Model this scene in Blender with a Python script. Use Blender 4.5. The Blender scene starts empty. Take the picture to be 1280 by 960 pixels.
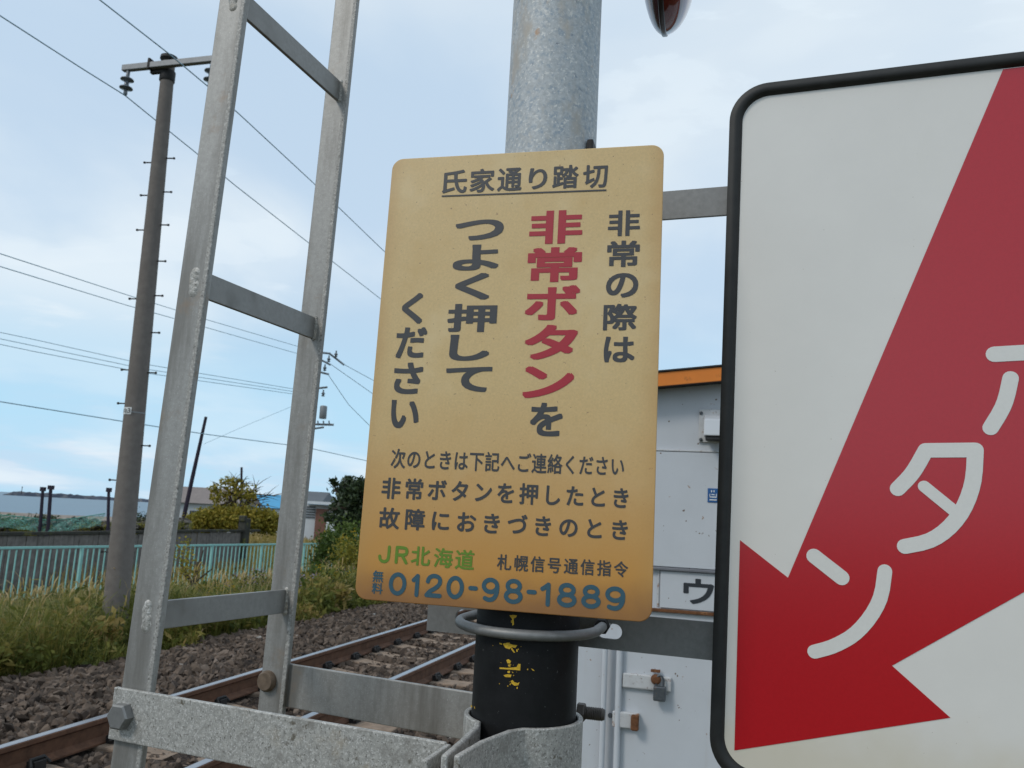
import bpy, bmesh, math, random
import numpy as np
from mathutils import Vector, Matrix, Quaternion
from math import sin, cos, pi, radians, atan2, hypot

random.seed(7)
rng = np.random.default_rng(7)
SC = bpy.context.scene
COL = SC.collection

# ------------------------------------------------------------------ camera
FPX, PITCH, ROLL, EYE = 1035.0, radians(9.22), radians(3.05), 1.5
CAM = np.array([0, 0, EYE])
_fw = np.array([0, cos(PITCH), sin(PITCH)]); _u0 = np.array([0, -sin(PITCH), cos(PITCH)]); _r0 = np.array([1., 0, 0])
_R = cos(ROLL) * _r0 + sin(ROLL) * _u0
_U = -sin(ROLL) * _r0 + cos(ROLL) * _u0
cd = bpy.data.cameras.new('camera'); cam = bpy.data.objects.new('camera', cd); COL.objects.link(cam)
cam.matrix_world = Matrix(((_R[0], _U[0], -_fw[0], 0), (_R[1], _U[1], -_fw[1], 0), (_R[2], _U[2], -_fw[2], EYE), (0, 0, 0, 1)))
cd.sensor_width = 36; cd.lens = FPX / 1280 * 36; cd.clip_start = 0.02; cd.clip_end = 20000
cd.dof.use_dof = True; cd.dof.focus_distance = 0.97; cd.dof.aperture_fstop = 20
SC.camera = cam

# ------------------------------------------------------------------ light
SUN_EL, SUN_AZ = radians(42), atan2(-.80, -.60)       # azimuth measured from +Y towards +X
world = bpy.data.worlds.new('World'); SC.world = world; world.use_nodes = True
wn, wl = world.node_tree.nodes, world.node_tree.links
wn.clear()
def W(kind, **kw):
    n = wn.new(kind)
    for k, v in kw.items(): setattr(n, k, v)
    return n
def wmath(op, a, b=None, c=None, clamp=False):
    n = W('ShaderNodeMath', operation=op, use_clamp=clamp)
    for i, v in enumerate((a, b, c)):
        if v is None: continue
        if isinstance(v, (int, float)): n.inputs[i].default_value = v
        else: wl.new(v, n.inputs[i])
    return n.outputs[0]
def wsmooth(v, a, b):
    n = W('ShaderNodeMapRange', interpolation_type='SMOOTHSTEP'); wl.new(v, n.inputs[0])
    n.inputs[1].default_value = a; n.inputs[2].default_value = b
    return n.outputs[0]
sky = W('ShaderNodeTexSky', sky_type='NISHITA'); sky.sun_disc = False
sky.sun_elevation = SUN_EL; sky.sun_rotation = SUN_AZ; sky.air_density = 1.0; sky.dust_density = 0.6; sky.ozone_density = 1.2
tc = W('ShaderNodeTexCoord'); sep = W('ShaderNodeSeparateXYZ'); wl.new(tc.outputs['Generated'], sep.inputs[0])
el = wmath('MAXIMUM', sep.outputs[2], 0.0)
den = wmath('ADD', el, 0.16)
cx = wmath('DIVIDE', sep.outputs[0], den); cy = wmath('DIVIDE', sep.outputs[1], den)
cmb = W('ShaderNodeCombineXYZ'); wl.new(cx, cmb.inputs[0]); wl.new(cy, cmb.inputs[1])
def wnoise(scale, detail, rough, off=(0, 0, 0), stretch=(1, 1, 1), dist=0.0):
    mp = W('ShaderNodeMapping'); mp.inputs['Location'].default_value = off; mp.inputs['Scale'].default_value = stretch
    wl.new(cmb.outputs[0], mp.inputs[0])
    n = W('ShaderNodeTexNoise'); n.inputs['Scale'].default_value = scale; n.inputs['Detail'].default_value = detail
    n.inputs['Roughness'].default_value = rough; n.inputs['Distortion'].default_value = dist
    wl.new(mp.outputs[0], n.inputs['Vector']); return n.outputs['Fac']
n1 = wnoise(0.85, 6, 0.48, (3.1, 1.7, 0), (1, .8, 1), .25)      # broad soft masses
n2 = wnoise(2.6, 8, 0.55, (9.3, 4.1, 2), (.7, 1.2, 1), .4)       # smaller wisps
veil = wmath('MULTIPLY', wsmooth(el, .08, .30), .90)             # thin high veil overhead
mass = wmath('MULTIPLY', wsmooth(n1, .38, .58), .92)
wisp = wmath('MULTIPLY', wsmooth(n2, .50, .72), .55)
band = wmath('MULTIPLY', wmath('MULTIPLY', wsmooth(el, .0, .03), wmath('SUBTRACT', 1.0, wsmooth(el, .035, .085))), wsmooth(n2, .34, .60))
opn = wmath('SUBTRACT', 1.0, wmath('MULTIPLY', wmath('MULTIPLY', wsmooth(el, .03, .08), wmath('SUBTRACT', 1.0, wsmooth(el, .15, .24))), .62))
m = wmath('MULTIPLY', wmath('ADD', mass, wisp), opn)
m = wmath('MAXIMUM', m, veil); m = wmath('MAXIMUM', m, wmath('MULTIPLY', band, .6))
m = wmath('MINIMUM', m, .96)
ccol = W('ShaderNodeMix', data_type='RGBA'); wl.new(wsmooth(n1, .42, .62), ccol.inputs[0])
ccol.inputs[6].default_value = (5.3, 6.7, 8.2, 1); ccol.inputs[7].default_value = (7.3, 8.2, 8.9, 1)
lift = W('ShaderNodeMix', data_type='RGBA', blend_type='MULTIPLY'); lift.inputs[0].default_value = 1
wl.new(sky.outputs[0], lift.inputs[6]); lift.inputs[7].default_value = (1.35, 1.3, 1.25, 1)
low = W('ShaderNodeMix', data_type='RGBA'); wl.new(wmath('MULTIPLY', wmath('SUBTRACT', 1.0, wsmooth(el, .06, .42)), .92), low.inputs[0]); wl.new(lift.outputs[2], low.inputs[6]); low.inputs[7].default_value = (4.35, 6.95, 8.9, 1)
mx = W('ShaderNodeMix', data_type='RGBA'); wl.new(m, mx.inputs[0]); wl.new(low.outputs[2], mx.inputs[6]); wl.new(ccol.outputs[2], mx.inputs[7])
bg = W('ShaderNodeBackground'); bg.inputs['Strength'].default_value = 0.10; wl.new(mx.outputs[2], bg.inputs[0])
wo = W('ShaderNodeOutputWorld'); wl.new(bg.outputs[0], wo.inputs[0])

sl = bpy.data.lights.new('sun', 'SUN'); sl.energy = 1.1; sl.angle = radians(14); sl.color = (1, .95, .87)
so = bpy.data.objects.new('sun', sl); COL.objects.link(so)
sp = Vector((sin(SUN_AZ) * cos(SUN_EL), cos(SUN_AZ) * cos(SUN_EL), sin(SUN_EL)))
so.rotation_euler = (-sp).to_track_quat('-Z', 'Y').to_euler(); so.location = (-6, -6, 12)
SC.view_settings.view_transform = 'Standard'; SC.view_settings.look = 'None'
SC.view_settings.exposure = 0.12; SC.view_settings.gamma = 1.0; SC.view_settings.use_curve_mapping = False
SC.render.engine = 'CYCLES'
SC.cycles.max_bounces = 6; SC.cycles.transparent_max_bounces = 6; SC.cycles.use_denoising = True

# ------------------------------------------------------------------ geometry helpers
TA = radians(15)                                     # the line runs 15 degrees to the right of the view
T3 = np.array([sin(TA), cos(TA), 0]); R3 = np.array([cos(TA), -sin(TA), 0]); Z3 = np.array([0, 0, 1.])
def rt(r, t, z): return R3 * r + T3 * t + Z3 * z
def ray(x, y): return _fw + _R * (x - 640) / FPX - _U * (y - 480) / FPX
def on_plane(x, y, p0, n):
    d = ray(x, y); return CAM + d * (((np.array(p0) - CAM) @ n) / (d @ n))
def at_y(x, y, Y): d = ray(x, y); return CAM + d * Y / d[1]
def at_z(x, y, Z): d = ray(x, y); return CAM + d * (Z - EYE) / d[2]
def V(p): return Vector([float(q) for q in p])

def smart(bm): bmesh.ops.recalc_face_normals(bm, faces=bm.faces)
def new(): return bmesh.new()
def box(bm, c, size, ax=(R3, T3, Z3)):
    c = np.array(c, float); s = [np.array(a) * h / 2 for a, h in zip(ax, size)]
    vs = [bm.verts.new(V(c + i * s[0] + j * s[1] + k * s[2])) for i in (-1, 1) for j in (-1, 1) for k in (-1, 1)]
    fs = [(0, 1, 3, 2), (4, 6, 7, 5), (0, 4, 5, 1), (2, 3, 7, 6), (0, 2, 6, 4), (1, 5, 7, 3)]
    for f in fs: bm.faces.new([vs[i] for i in f])
    return vs
def tube(bm, pts, rad, n=10, cap=True):
    pts = [V(p) for p in pts]; rads = rad if isinstance(rad, (list, tuple)) else [rad] * len(pts)
    d0 = (pts[1] - pts[0]).normalized(); up = Vector((0, 0, 1)) if abs(d0.z) < .9 else Vector((1, 0, 0))
    nx = d0.cross(up).normalized(); rings = []
    for i, p in enumerate(pts):
        d = (pts[min(i + 1, len(pts) - 1)] - pts[max(i - 1, 0)]).normalized()
        nx = (nx - d * nx.dot(d)).normalized(); ny = d.cross(nx)
        rings.append([bm.verts.new(p + (nx * cos(2 * pi * k / n) + ny * sin(2 * pi * k / n)) * rads[i]) for k in range(n)])
    for a, b in zip(rings, rings[1:]):
        for k in range(n): bm.faces.new((a[k], a[(k + 1) % n], b[(k + 1) % n], b[k]))
    if cap: bm.faces.new(rings[0][::-1]); bm.faces.new(rings[-1])
def lathe(bm, prof, c, axis=Z3, n=24):
    """prof: list of (radius, height along axis) from the bottom up"""
    a = V(axis).normalized(); up = Vector((0, 0, 1)) if abs(a.z) < .9 else Vector((1, 0, 0))
    x = a.cross(up).normalized(); y = a.cross(x); c = V(c); rings = []
    for r_, h in prof:
        rings.append([bm.verts.new(c + a * h + (x * cos(2 * pi * k / n) + y * sin(2 * pi * k / n)) * r_) for k in range(n)])
    for p, q in zip(rings, rings[1:]):
        for k in range(n): bm.faces.new((p[k], p[(k + 1) % n], q[(k + 1) % n], q[k]))
    bm.faces.new(rings[0][::-1]); bm.faces.new(rings[-1])
def prism(bm, poly, d):
    """poly: closed loop of 3-D points, d: extrusion vector"""
    a = [bm.verts.new(V(p)) for p in poly]; b = [bm.verts.new(V(np.array(p) + np.array(d))) for p in poly]; n = len(a)
    bm.faces.new(a[::-1]); bm.faces.new(b)
    for k in range(n): bm.faces.new((a[k], a[(k + 1) % n], b[(k + 1) % n], b[k]))
def hexbolt(bm, c, axis, rad, h, washer=True):
    if washer: lathe(bm, [(rad * 1.28, 0), (rad * 1.28, h * .18)], c, axis, 20)
    c2 = np.array(c) + np.array(axis) * h * .18
    lathe(bm, [(rad, 0), (rad, h * .72), (rad * .86, h * .86)], c2, axis, 6)

def obj(name, bm, mat, parent=None, smooth=None, bevel=0, seg=2):
    smart(bm)
    me = bpy.data.meshes.new(name); bm.to_mesh(me); bm.free()
    return link(name, me, mat, parent, smooth, bevel, seg)
def link(name, me, mat, parent=None, smooth=None, bevel=0, seg=2):
    o = bpy.data.objects.new(name, me); COL.objects.link(o)
    if mat: me.materials.append(mat)
    if parent is not None:
        base = np.array(wloc(parent)); me.transform(Matrix.Translation(-Vector(base))); o.parent = parent
    if bevel:
        b = o.modifiers.new('bevel', 'BEVEL'); b.width = bevel; b.segments = seg; b.limit_method = 'ANGLE'; b.angle_limit = radians(40)
    if smooth is not None:
        me.shade_smooth()
        if smooth < 180: me.set_sharp_from_angle(angle=radians(smooth))
    return o
def wloc(o):
    l = Vector(o.location)
    while o.parent: o = o.parent; l = l + Vector(o.location)
    return l
def tag(o, label, cat, group=None, kind=None):
    if label: o['label'] = label
    if cat: o['category'] = cat
    if group: o['group'] = group
    if kind: o['kind'] = kind
    return o
def thing(name, loc, label, cat, group=None):
    o = bpy.data.objects.new(name, None); COL.objects.link(o); o.location = V(loc); o.empty_display_size = .1
    return tag(o, label, cat, group)
def np_mesh(name, Vv, F, mat, parent=None, tint=None, smooth=False):
    me = bpy.data.meshes.new(name); Vv = np.asarray(Vv, np.float32); F = np.asarray(F, np.int32); k = F.shape[1]
    me.vertices.add(len(Vv)); me.vertices.foreach_set('co', Vv.ravel())
    me.loops.add(F.size); me.loops.foreach_set('vertex_index', F.ravel())
    me.polygons.add(len(F)); me.polygons.foreach_set('loop_start', np.arange(0, F.size, k, dtype=np.int32))
    me.update(calc_edges=True)
    if tint is not None:
        a = me.attributes.new('tint', 'FLOAT', 'POINT'); a.data.foreach_set('value', np.asarray(tint, np.float32))
    me.validate()
    o = link(name, me, mat, parent)
    if smooth: me.shade_smooth()
    else: me.shade_flat()
    return o
def copy_tree(o, parent=None):
    c = o.copy(); COL.objects.link(c); c.parent = parent
    for ch in list(o.children): copy_tree(ch, c)
    return c

# ------------------------------------------------------------------ materials
def mat(name, color, rough=.7, metal=0.0, spec=.5, noise=None, bump=None, layers=(), tint=None, coat=0, trans=None):
    """noise=(scale, amount) mottles the value; layers=[(scale, lo, hi, colour, detail, stretch)] adds blotches;
    bump=(scale, strength, distance); tint=[(pos, colour)...] ramp read from the 'tint' attribute."""
    m = bpy.data.materials.new(name); m.use_nodes = True; n, l = m.node_tree.nodes, m.node_tree.links
    p = n['Principled BSDF']; p.inputs['Roughness'].default_value = rough; p.inputs['Metallic'].default_value = metal
    p.inputs['Specular IOR Level'].default_value = spec; p.inputs['Coat Weight'].default_value = coat
    tcn = n.new('ShaderNodeTexCoord'); co = tcn.outputs['Object']
    def mapped(st):
        mp = n.new('ShaderNodeMapping'); mp.inputs['Scale'].default_value = st; l.new(co, mp.inputs[0]); return mp.outputs[0]
    def nz(scale, detail=4, rough_=.6, st=None):
        t = n.new('ShaderNodeTexNoise'); t.inputs['Scale'].default_value = scale; t.inputs['Detail'].default_value = detail
        t.inputs['Roughness'].default_value = rough_; l.new(mapped(st) if st else co, t.inputs['Vector']); return t.outputs['Fac']
    if tint:
        at = n.new('ShaderNodeAttribute'); at.attribute_name = 'tint'
        rp = n.new('ShaderNodeValToRGB'); e = rp.color_ramp.elements
        while len(e) < len(tint): e.new(.5)
        for i, (pos, c) in enumerate(tint): e[i].position = pos; e[i].color = (*c, 1)
        l.new(at.outputs['Fac'], rp.inputs[0]); cur = rp.outputs[0]
    else:
        rgb = n.new('ShaderNodeRGB'); rgb.outputs[0].default_value = (*color, 1); cur = rgb.outputs[0]
    if noise:
        f = nz(noise[0], 6, .65); mr = n.new('ShaderNodeMapRange'); l.new(f, mr.inputs[0]); mr.inputs[1].default_value = .28; mr.inputs[2].default_value = .72
        mr.inputs[3].default_value = 1 - noise[1]; mr.inputs[4].default_value = 1 + noise[1]
        mm = n.new('ShaderNodeVectorMath'); mm.operation = 'SCALE'; l.new(cur, mm.inputs[0]); l.new(mr.outputs[0], mm.inputs['Scale']); cur = mm.outputs[0]
    for ly in layers:
        sc, lo, hi, c = ly[:4]; det = ly[4] if len(ly) > 4 else 5; st = ly[5] if len(ly) > 5 else None
        f = nz(sc, det, .65, st); mr = n.new('ShaderNodeMapRange'); mr.interpolation_type = 'SMOOTHSTEP'; l.new(f, mr.inputs[0])
        mr.inputs[1].default_value = lo; mr.inputs[2].default_value = hi
        mxn = n.new('ShaderNodeMix'); mxn.data_type = 'RGBA'; l.new(mr.outputs[0], mxn.inputs[0]); l.new(cur, mxn.inputs[6]); mxn.inputs[7].default_value = (*c, 1); cur = mxn.outputs[2]
    l.new(cur, p.inputs['Base Color'])
    if bump:
        b = n.new('ShaderNodeBump'); b.inputs['Strength'].default_value = bump[1]; b.inputs['Distance'].default_value = bump[2]
        l.new(nz(bump[0], 5, .7), b.inputs['Height']); l.new(b.outputs[0], p.inputs['Normal'])
    if trans:
        tr = n.new('ShaderNodeBsdfTranslucent'); l.new(cur, tr.inputs[0]); ms = n.new('ShaderNodeMixShader'); ms.inputs[0].default_value = trans
        l.new(p.outputs[0], ms.inputs[1]); l.new(tr.outputs[0], ms.inputs[2]); l.new(ms.outputs[0], n['Material Output'].inputs[0])
    return m
def edge_stain(m, axis_pts, colour, rim=False):
    """weathering that has soaked in from the plate's bottom edge and rim: driven by the plate's own coordinates"""
    n, l = m.node_tree.nodes, m.node_tree.links; p = n['Principled BSDF']
    src = p.inputs['Base Color'].links[0].from_socket
    tcn = n.new('ShaderNodeTexCoord'); s = n.new('ShaderNodeSeparateXYZ'); l.new(tcn.outputs['Object'], s.inputs[0])
    nzt = n.new('ShaderNodeTexNoise'); nzt.inputs['Scale'].default_value = 16; nzt.inputs['Detail'].default_value = 6; l.new(tcn.outputs['Object'], nzt.inputs['Vector'])
    a = n.new('ShaderNodeMath'); a.operation = 'MULTIPLY_ADD'; l.new(nzt.outputs['Fac'], a.inputs[0]); a.inputs[1].default_value = axis_pts[2]
    if rim:                                                                   # distance in from the plate's left and right edges
        ab = n.new('ShaderNodeMath'); ab.operation = 'ABSOLUTE'; l.new(s.outputs[0], ab.inputs[0]); sb = n.new('ShaderNodeMath'); sb.operation = 'SUBTRACT'; sb.inputs[0].default_value = rim; l.new(ab.outputs[0], sb.inputs[1]); l.new(sb.outputs[0], a.inputs[2])
    else: l.new(s.outputs[2], a.inputs[2])
    mr = n.new('ShaderNodeMapRange'); mr.interpolation_type = 'SMOOTHSTEP'; l.new(a.outputs[0], mr.inputs[0])
    mr.inputs[1].default_value = axis_pts[0]; mr.inputs[2].default_value = axis_pts[1]; mr.inputs[3].default_value = axis_pts[3]; mr.inputs[4].default_value = 0
    mxn = n.new('ShaderNodeMix'); mxn.data_type = 'RGBA'; l.new(mr.outputs[0], mxn.inputs[0]); l.new(src, mxn.inputs[6]); mxn.inputs[7].default_value = (*colour, 1)
    l.new(mxn.outputs[2], p.inputs['Base Color'])

M = {}
M['galv'] = mat('galvanised_steel', (.345, .334, .315), .52, .35, .5, (180, .14), (420, .25, .0005),
                [(38, .52, .70, (.30, .29, .27), 6), (700, .60, .70, (.50, .49, .47), 2), (7, .44, .68, (.20, .188, .17), 7, (2.5, 2.5, .3)), (11, .58, .74, (.27, .205, .15), 7)])
M['galv_rough'] = mat('rough_galvanised_steel', (.40, .385, .355), .62, .3, .5, (200, .34), (300, .6, .0009),
                      [(420, .54, .64, (.60, .58, .55), 2), (300, .60, .68, (.20, .19, .17), 2), (26, .52, .70, (.28, .265, .24), 6), (9, .54, .72, (.37, .29, .19), 7), (60, .62, .70, (.16, .14, .11), 5)])
M['galv_dark'] = mat('shaded_galvanised_steel', (.215, .212, .205), .5, .4, .5, (160, .14), (300, .2, .0004), [(30, .5, .72, (.22, .215, .21), 6)])  # galvanised steel with the bracket bars' shade put into a darker base
M['zinc'] = mat('lit_pitted_zinc', (.37, .355, .33), .6, .3, .5, (330, .4), (420, .8, .0012), [(330, .57, .66, (.54, .52, .49), 3), (260, .60, .68, (.17, .16, .145), 3)])
M['rung'] = mat('shaded_rung_steel', (.30, .29, .275), .5, .35, .5, (160, .12), (300, .2, .0004), [(20, .5, .72, (.22, .21, .195), 6)])  # darker copy of the rail steel; shade on the rung sides is in the colour
M['post'] = mat('spangled_galvanised_post', (.44, .46, .47), .6, .15, .4, (200, .22), (260, .35, .0006),
                [(150, .49, .64, (.31, .36, .41), 6), (210, .56, .64, (.62, .62, .60), 4), (16, .52, .68, (.43, .385, .33), 9, (1, 1, .45)), (30, .63, .72, (.42, .29, .20), 8), (75, .66, .72, (.17, .18, .20), 6)])
M['black'] = mat('black_sleeve', (.010, .010, .0105), .5, 0, .2, (40, .35), (140, .15, .0004), [(260, .68, .74, (.09, .09, .09), 3)])
M['rubber'] = mat('black_trim', (.018, .018, .017), .55, 0, .4, (50, .3), (90, .1, .0005))
M['yellow'] = mat('worn_yellow_paint', (.55, .33, .02), .6, 0, .4, (120, .25))
M['tan'] = mat('weathered_sign_enamel', (.635, .435, .178), .34, 0, .85, (420, .10), (600, .05, .0002),
               [(22, .50, .80, (.60, .39, .14), 7), (7, .48, .75, (.70, .52, .26), 4), (330, .72, .75, (.20, .10, .04), 2), (120, .71, .73, (.34, .19, .08), 3), (900, .30, .22, (.75, .58, .32), 2)])
M['ink'] = mat('dark_grey_ink', (.052, .050, .052), .4, 0, .5)
M['ink_red'] = mat('faded_red_ink', (.41, .018, .032), .4, 0, .5)
M['ink_green'] = mat('green_ink', (.13, .24, .018), .4, 0, .5)
M['ink_blue'] = mat('teal_ink', (.035, .095, .130), .4, 0, .5)
M['white_sign'] = mat('white_sign_sheet', (.745, .715, .67), .28, 0, .6, (9, .03), (500, .03, .0002), [(4, .52, .80, (.69, .665, .59), 5, (1, 1, .3)), (260, .76, .79, (.30, .25, .18), 2)])
M['red_sign'] = mat('red_sign_sheet', (.46, .006, .013), .22, 0, .72, (300, .05), (700, .05, .0002))
M['white_ink'] = mat('white_lettering', (.72, .70, .66), .3, 0, .5, (300, .03))
M['hut'] = mat('hut_white_paint', (.545, .56, .585), .5, 0, .4, (6, .04), (30, .05, .001),
               [(26, .69, .74, (.30, .16, .08), 3), (55, .715, .735, (.14, .09, .06), 2), (6, .58, .85, (.45, .41, .36), 7, (3, 3, .25)), (3, .55, .8, (.50, .505, .515), 4)])
M['hut_rust'] = mat('rusty_white_paint', (.52, .52, .52), .6, 0, .4, (40, .1), (80, .2, .001), [(30, .57, .68, (.27, .13, .065), 5), (70, .62, .70, (.12, .05, .03), 4)])
M['rust'] = mat('rust', (.15, .066, .032), .85, 0, .2, (60, .4), (120, .5, .001), [(40, .55, .65, (.27, .13, .06), 4)])
M['orange'] = mat('orange_fascia', (.72, .21, .025), .5, 0, .4, (8, .08), None, [(14, .6, .75, (.40, .12, .02), 5)])
M['dark'] = mat('dark_gap', (.035, .036, .038), .7, 0, .3, (20, .2))
M['blue'] = mat('blue_plate', (.02, .10, .28), .35, 0, .5, (80, .12))
M['lock'] = mat('padlock_steel', (.10, .11, .12), .45, .5, .5, (120, .3), None, [(60, .6, .7, (.22, .12, .07), 4)])
M['lamp_red'] = mat('red_lamp_glass', (.16, .010, .014), .10, 0, .6, (10, .1), None, (), None, .6)
M['lamp_dark'] = mat('lamp_shell', (.03, .02, .024), .3, 0, .5, (20, .2))
M['lamp_grey'] = mat('grey_trim', (.20, .20, .22), .35, .2, .5, (20, .1))
M['lamp_back'] = mat('lamp_back_shell', (.085, .030, .040), .16, 0, .6, (20, .2))
M['rail'] = mat('rusty_rail', (.125, .060, .034), .75, .1, .3, (14, .35), (60, .4, .002), [(9, .55, .72, (.17, .08, .045), 6, (1, 1, 1))])
M['rail_top'] = mat('polished_rail_head', (.34, .34, .36), .30, .8, .5, (6, .12))
M['sleeper'] = mat('stained_concrete_sleeper', (.255, .185, .135), .9, 0, .2, (12, .3), (70, .4, .004), [(7, .5, .7, (.24, .19, .15), 6)])
M['clip'] = mat('black_rail_clip', (.03, .028, .027), .6, .3, .3, (40, .3))
M['stone'] = mat('ballast_stone', None, .92, 0, .15, (30, .22), (60, .4, .004), (), [(0, (.046, .037, .032)), (.35, (.100, .074, .057)), (.7, (.155, .115, .088)), (.93, (.21, .165, .135)), (1, (.27, .25, .23))])
M['ballast'] = mat('ballast_bed', (.070, .052, .042), .95, 0, .1, (22, .5), (26, 1, .03), [(45, .5, .6, (.028, .022, .020), 3)])
M['earth'] = mat('verge_earth', (.075, .070, .030), .95, 0, .1, (3, .4), (9, .6, .04), [(1.2, .5, .7, (.10, .085, .04), 6)])
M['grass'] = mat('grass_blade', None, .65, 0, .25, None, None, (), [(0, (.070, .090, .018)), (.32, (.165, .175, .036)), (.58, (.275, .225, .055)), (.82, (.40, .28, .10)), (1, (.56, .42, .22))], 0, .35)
M['leaf_y'] = mat('yellow_green_leaf', None, .6, 0, .3, None, None, (), [(0, (.085, .095, .014)), (.5, (.235, .210, .028)), (1, (.42, .30, .045))], 0, .3)
M['leaf_d'] = mat('dark_green_leaf', None, .5, 0, .4, None, None, (), [(0, (.016, .026, .014)), (.6, (.045, .068, .028)), (1, (.090, .120, .042))], 0, .2)
M['leaf_g'] = mat('fresh_green_leaf', None, .6, 0, .3, None, None, (), [(0, (.040, .070, .012)), (.6, (.090, .135, .022)), (1, (.16, .19, .035))], 0, .3)
M['flower'] = mat('lilac_petal', (.33, .27, .42), .6, 0, .2, None, None, (), None, 0, .3)
M['gold'] = mat('golden_flower', (.55, .36, .02), .6, 0, .2, None, None, (), None, 0, .3)
M['bark'] = mat('bark', (.075, .055, .042), .9, 0, .15, (20, .4), (40, .6, .01))
M['conc'] = mat('pole_concrete', (.172, .150, .134), .85, 0, .2, (12, .14), (90, .3, .002), [(2.2, .5, .75, (.135, .117, .105), 6, (1, 1, .3))])
M['steel'] = mat('grey_steel', (.23, .235, .24), .5, .4, .4, (20, .15))
M['porc'] = mat('insulator_porcelain', (.13, .15, .17), .25, 0, .5, (30, .2))
M['wire'] = mat('overhead_wire', (.32, .46, .54), .6, .2, .3)
M['plate'] = mat('white_number_plate', (.72, .72, .70), .5, 0, .4, (40, .05))
M['teal'] = mat('turquoise_fence_paint', (.27, .53, .49), .55, 0, .4, (9, .12), None, [(30, .64, .72, (.30, .30, .25), 4)])
M['wood'] = mat('grey_weathered_board', (.185, .165, .152), .9, 0, .15, (7, .35), (30, .5, .006), [(4, .5, .75, (.115, .10, .092), 6, (3, 3, .2))])
M['wood_dark'] = mat('dark_board_cap', (.052, .050, .042), .9, 0, .15, (5, .4), (20, .5, .01), [(2, .55, .7, (.13, .125, .04), 5)])
M['stake'] = mat('dark_stake', (.035, .028, .042), .8, 0, .2, (10, .3))
M['rope'] = mat('green_rope', (.10, .30, .25), .8, 0, .2, (8, .3))
M['net'] = mat('green_net', (.11, .27, .23), .8, 0, .2, (8, .3))
_n, _l = M['net'].node_tree.nodes, M['net'].node_tree.links
_t = _n.new('ShaderNodeTexVoronoi'); _t.feature = 'DISTANCE_TO_EDGE'; _t.inputs['Scale'].default_value = 20; _c = _n.new('ShaderNodeTexCoord'); _l.new(_c.outputs['Object'], _t.inputs['Vector'])
_m = _n.new('ShaderNodeMath'); _m.operation = 'LESS_THAN'; _m.inputs[1].default_value = .085; _l.new(_t.outputs['Distance'], _m.inputs[0]); _l.new(_m.outputs[0], _n['Principled BSDF'].inputs['Alpha'])
M['sand'] = mat('shore_stones', (.30, .255, .215), .95, 0, .1, (.4, .3), (1.2, .8, .5), [(.25, .5, .7, (.20, .17, .14), 6)])
M['rubble'] = mat('rubble', None, .9, 0, .15, (10, .3), None, (), [(0, (.035, .035, .028)), (.5, (.09, .08, .065)), (.9, (.18, .165, .15)), (1, (.60, .60, .58))])
M['grey_roof'] = mat('grey_brown_roof', (.225, .19, .175), .8, 0, .2, (2, .12))
M['grey_wall'] = mat('pale_grey_wall', (.50, .52, .53), .8, 0, .2, (.8, .08))
M['blue_roof'] = mat('blue_metal_roof', (.05, .30, .52), .5, 0, .4, (1, .08))
M['slate_roof'] = mat('slate_roof', (.12, .13, .14), .7, 0, .2, (1, .1))
M['white_wall'] = mat('white_house_wall', (.62, .64, .66), .7, 0, .2, (1, .06))
M['brown_wall'] = mat('red_brown_wall', (.20, .10, .075), .85, 0, .2, (2, .2))
M['window'] = mat('window_glass', (.05, .065, .08), .1, 0, .6)
M['rock'] = mat('breakwater_rock', (.085, .095, .12), .95, 0, .1, (.05, .3), None, [(.12, .5, .65, (.17, .165, .17), 4)])

# ------------------------------------------------------------------ the setting
def ground_z(r, t):
    r = np.asarray(r, float); t = np.asarray(t, float)
    z = np.interp(r, [-16, -13.3, -9, -6.5, -5.0, -1.9, -1.1, 30], [-.78, -.70, -.56, -.28, -.095, -.095, -.02, 0])
    X = r * cos(TA) + t * sin(TA); Y = -r * sin(TA) + t * cos(TA)
    s = -.45 * X + .893 * Y
    zs = np.interp(s, [42, 80, 120, 165, 205, 320], [0, -.75, -1.25, -1.75, -2.7, -6])
    return z + np.where(r < -9, zs, zs * .9)
rs = np.concatenate([-np.geomspace(2500, 40, 14), np.linspace(-36, -14, 18), np.linspace(-13, -1, 41), np.linspace(0, 12, 7), np.geomspace(16, 2500, 12)])
ts = np.concatenate([-np.geomspace(2500, 10, 14), np.linspace(-8, 40, 49), np.linspace(43, 130, 26), np.linspace(136, 330, 20), np.geomspace(360, 2500, 8)])
gr, gt = np.meshgrid(rs, ts, indexing='ij'); gz = ground_z(gr, gt)
gz += np.where(gr < -7, .03 * np.sin(gr * 1.9 + gt * .7) * np.cos(gt * 1.3), 0)
GV = (gr[..., None] * R3 + gt[..., None] * T3 + gz[..., None] * Z3).reshape(-1, 3)
nr, nt_ = gr.shape; idx = np.arange(nr * nt_).reshape(nr, nt_)
GF = np.stack([idx[:-1, :-1], idx[1:, :-1], idx[1:, 1:], idx[:-1, 1:]], -1).reshape(-1, 4)
g = np_mesh('ground', GV, GF, M['earth'], smooth=True); tag(g, None, None, kind='structure')
# ballast bed: a sheet 6 mm over the ground
br = np.linspace(-6.5, -1.3, 27); bt = np.linspace(-20, 140, 161)
a, b = np.meshgrid(br, bt, indexing='ij'); bz = ground_z(a, b) + .006 + .012 * np.sin(a * 7 + b * 3) ** 2
BV = (a[..., None] * R3 + b[..., None] * T3 + bz[..., None] * Z3).reshape(-1, 3); idx = np.arange(a.size).reshape(a.shape)
g = np_mesh('ballast_bed', BV, np.stack([idx[:-1, :-1], idx[1:, :-1], idx[1:, 1:], idx[:-1, 1:]], -1).reshape(-1, 4), M['ballast'], smooth=True)
tag(g, None, None, kind='structure')
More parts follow.
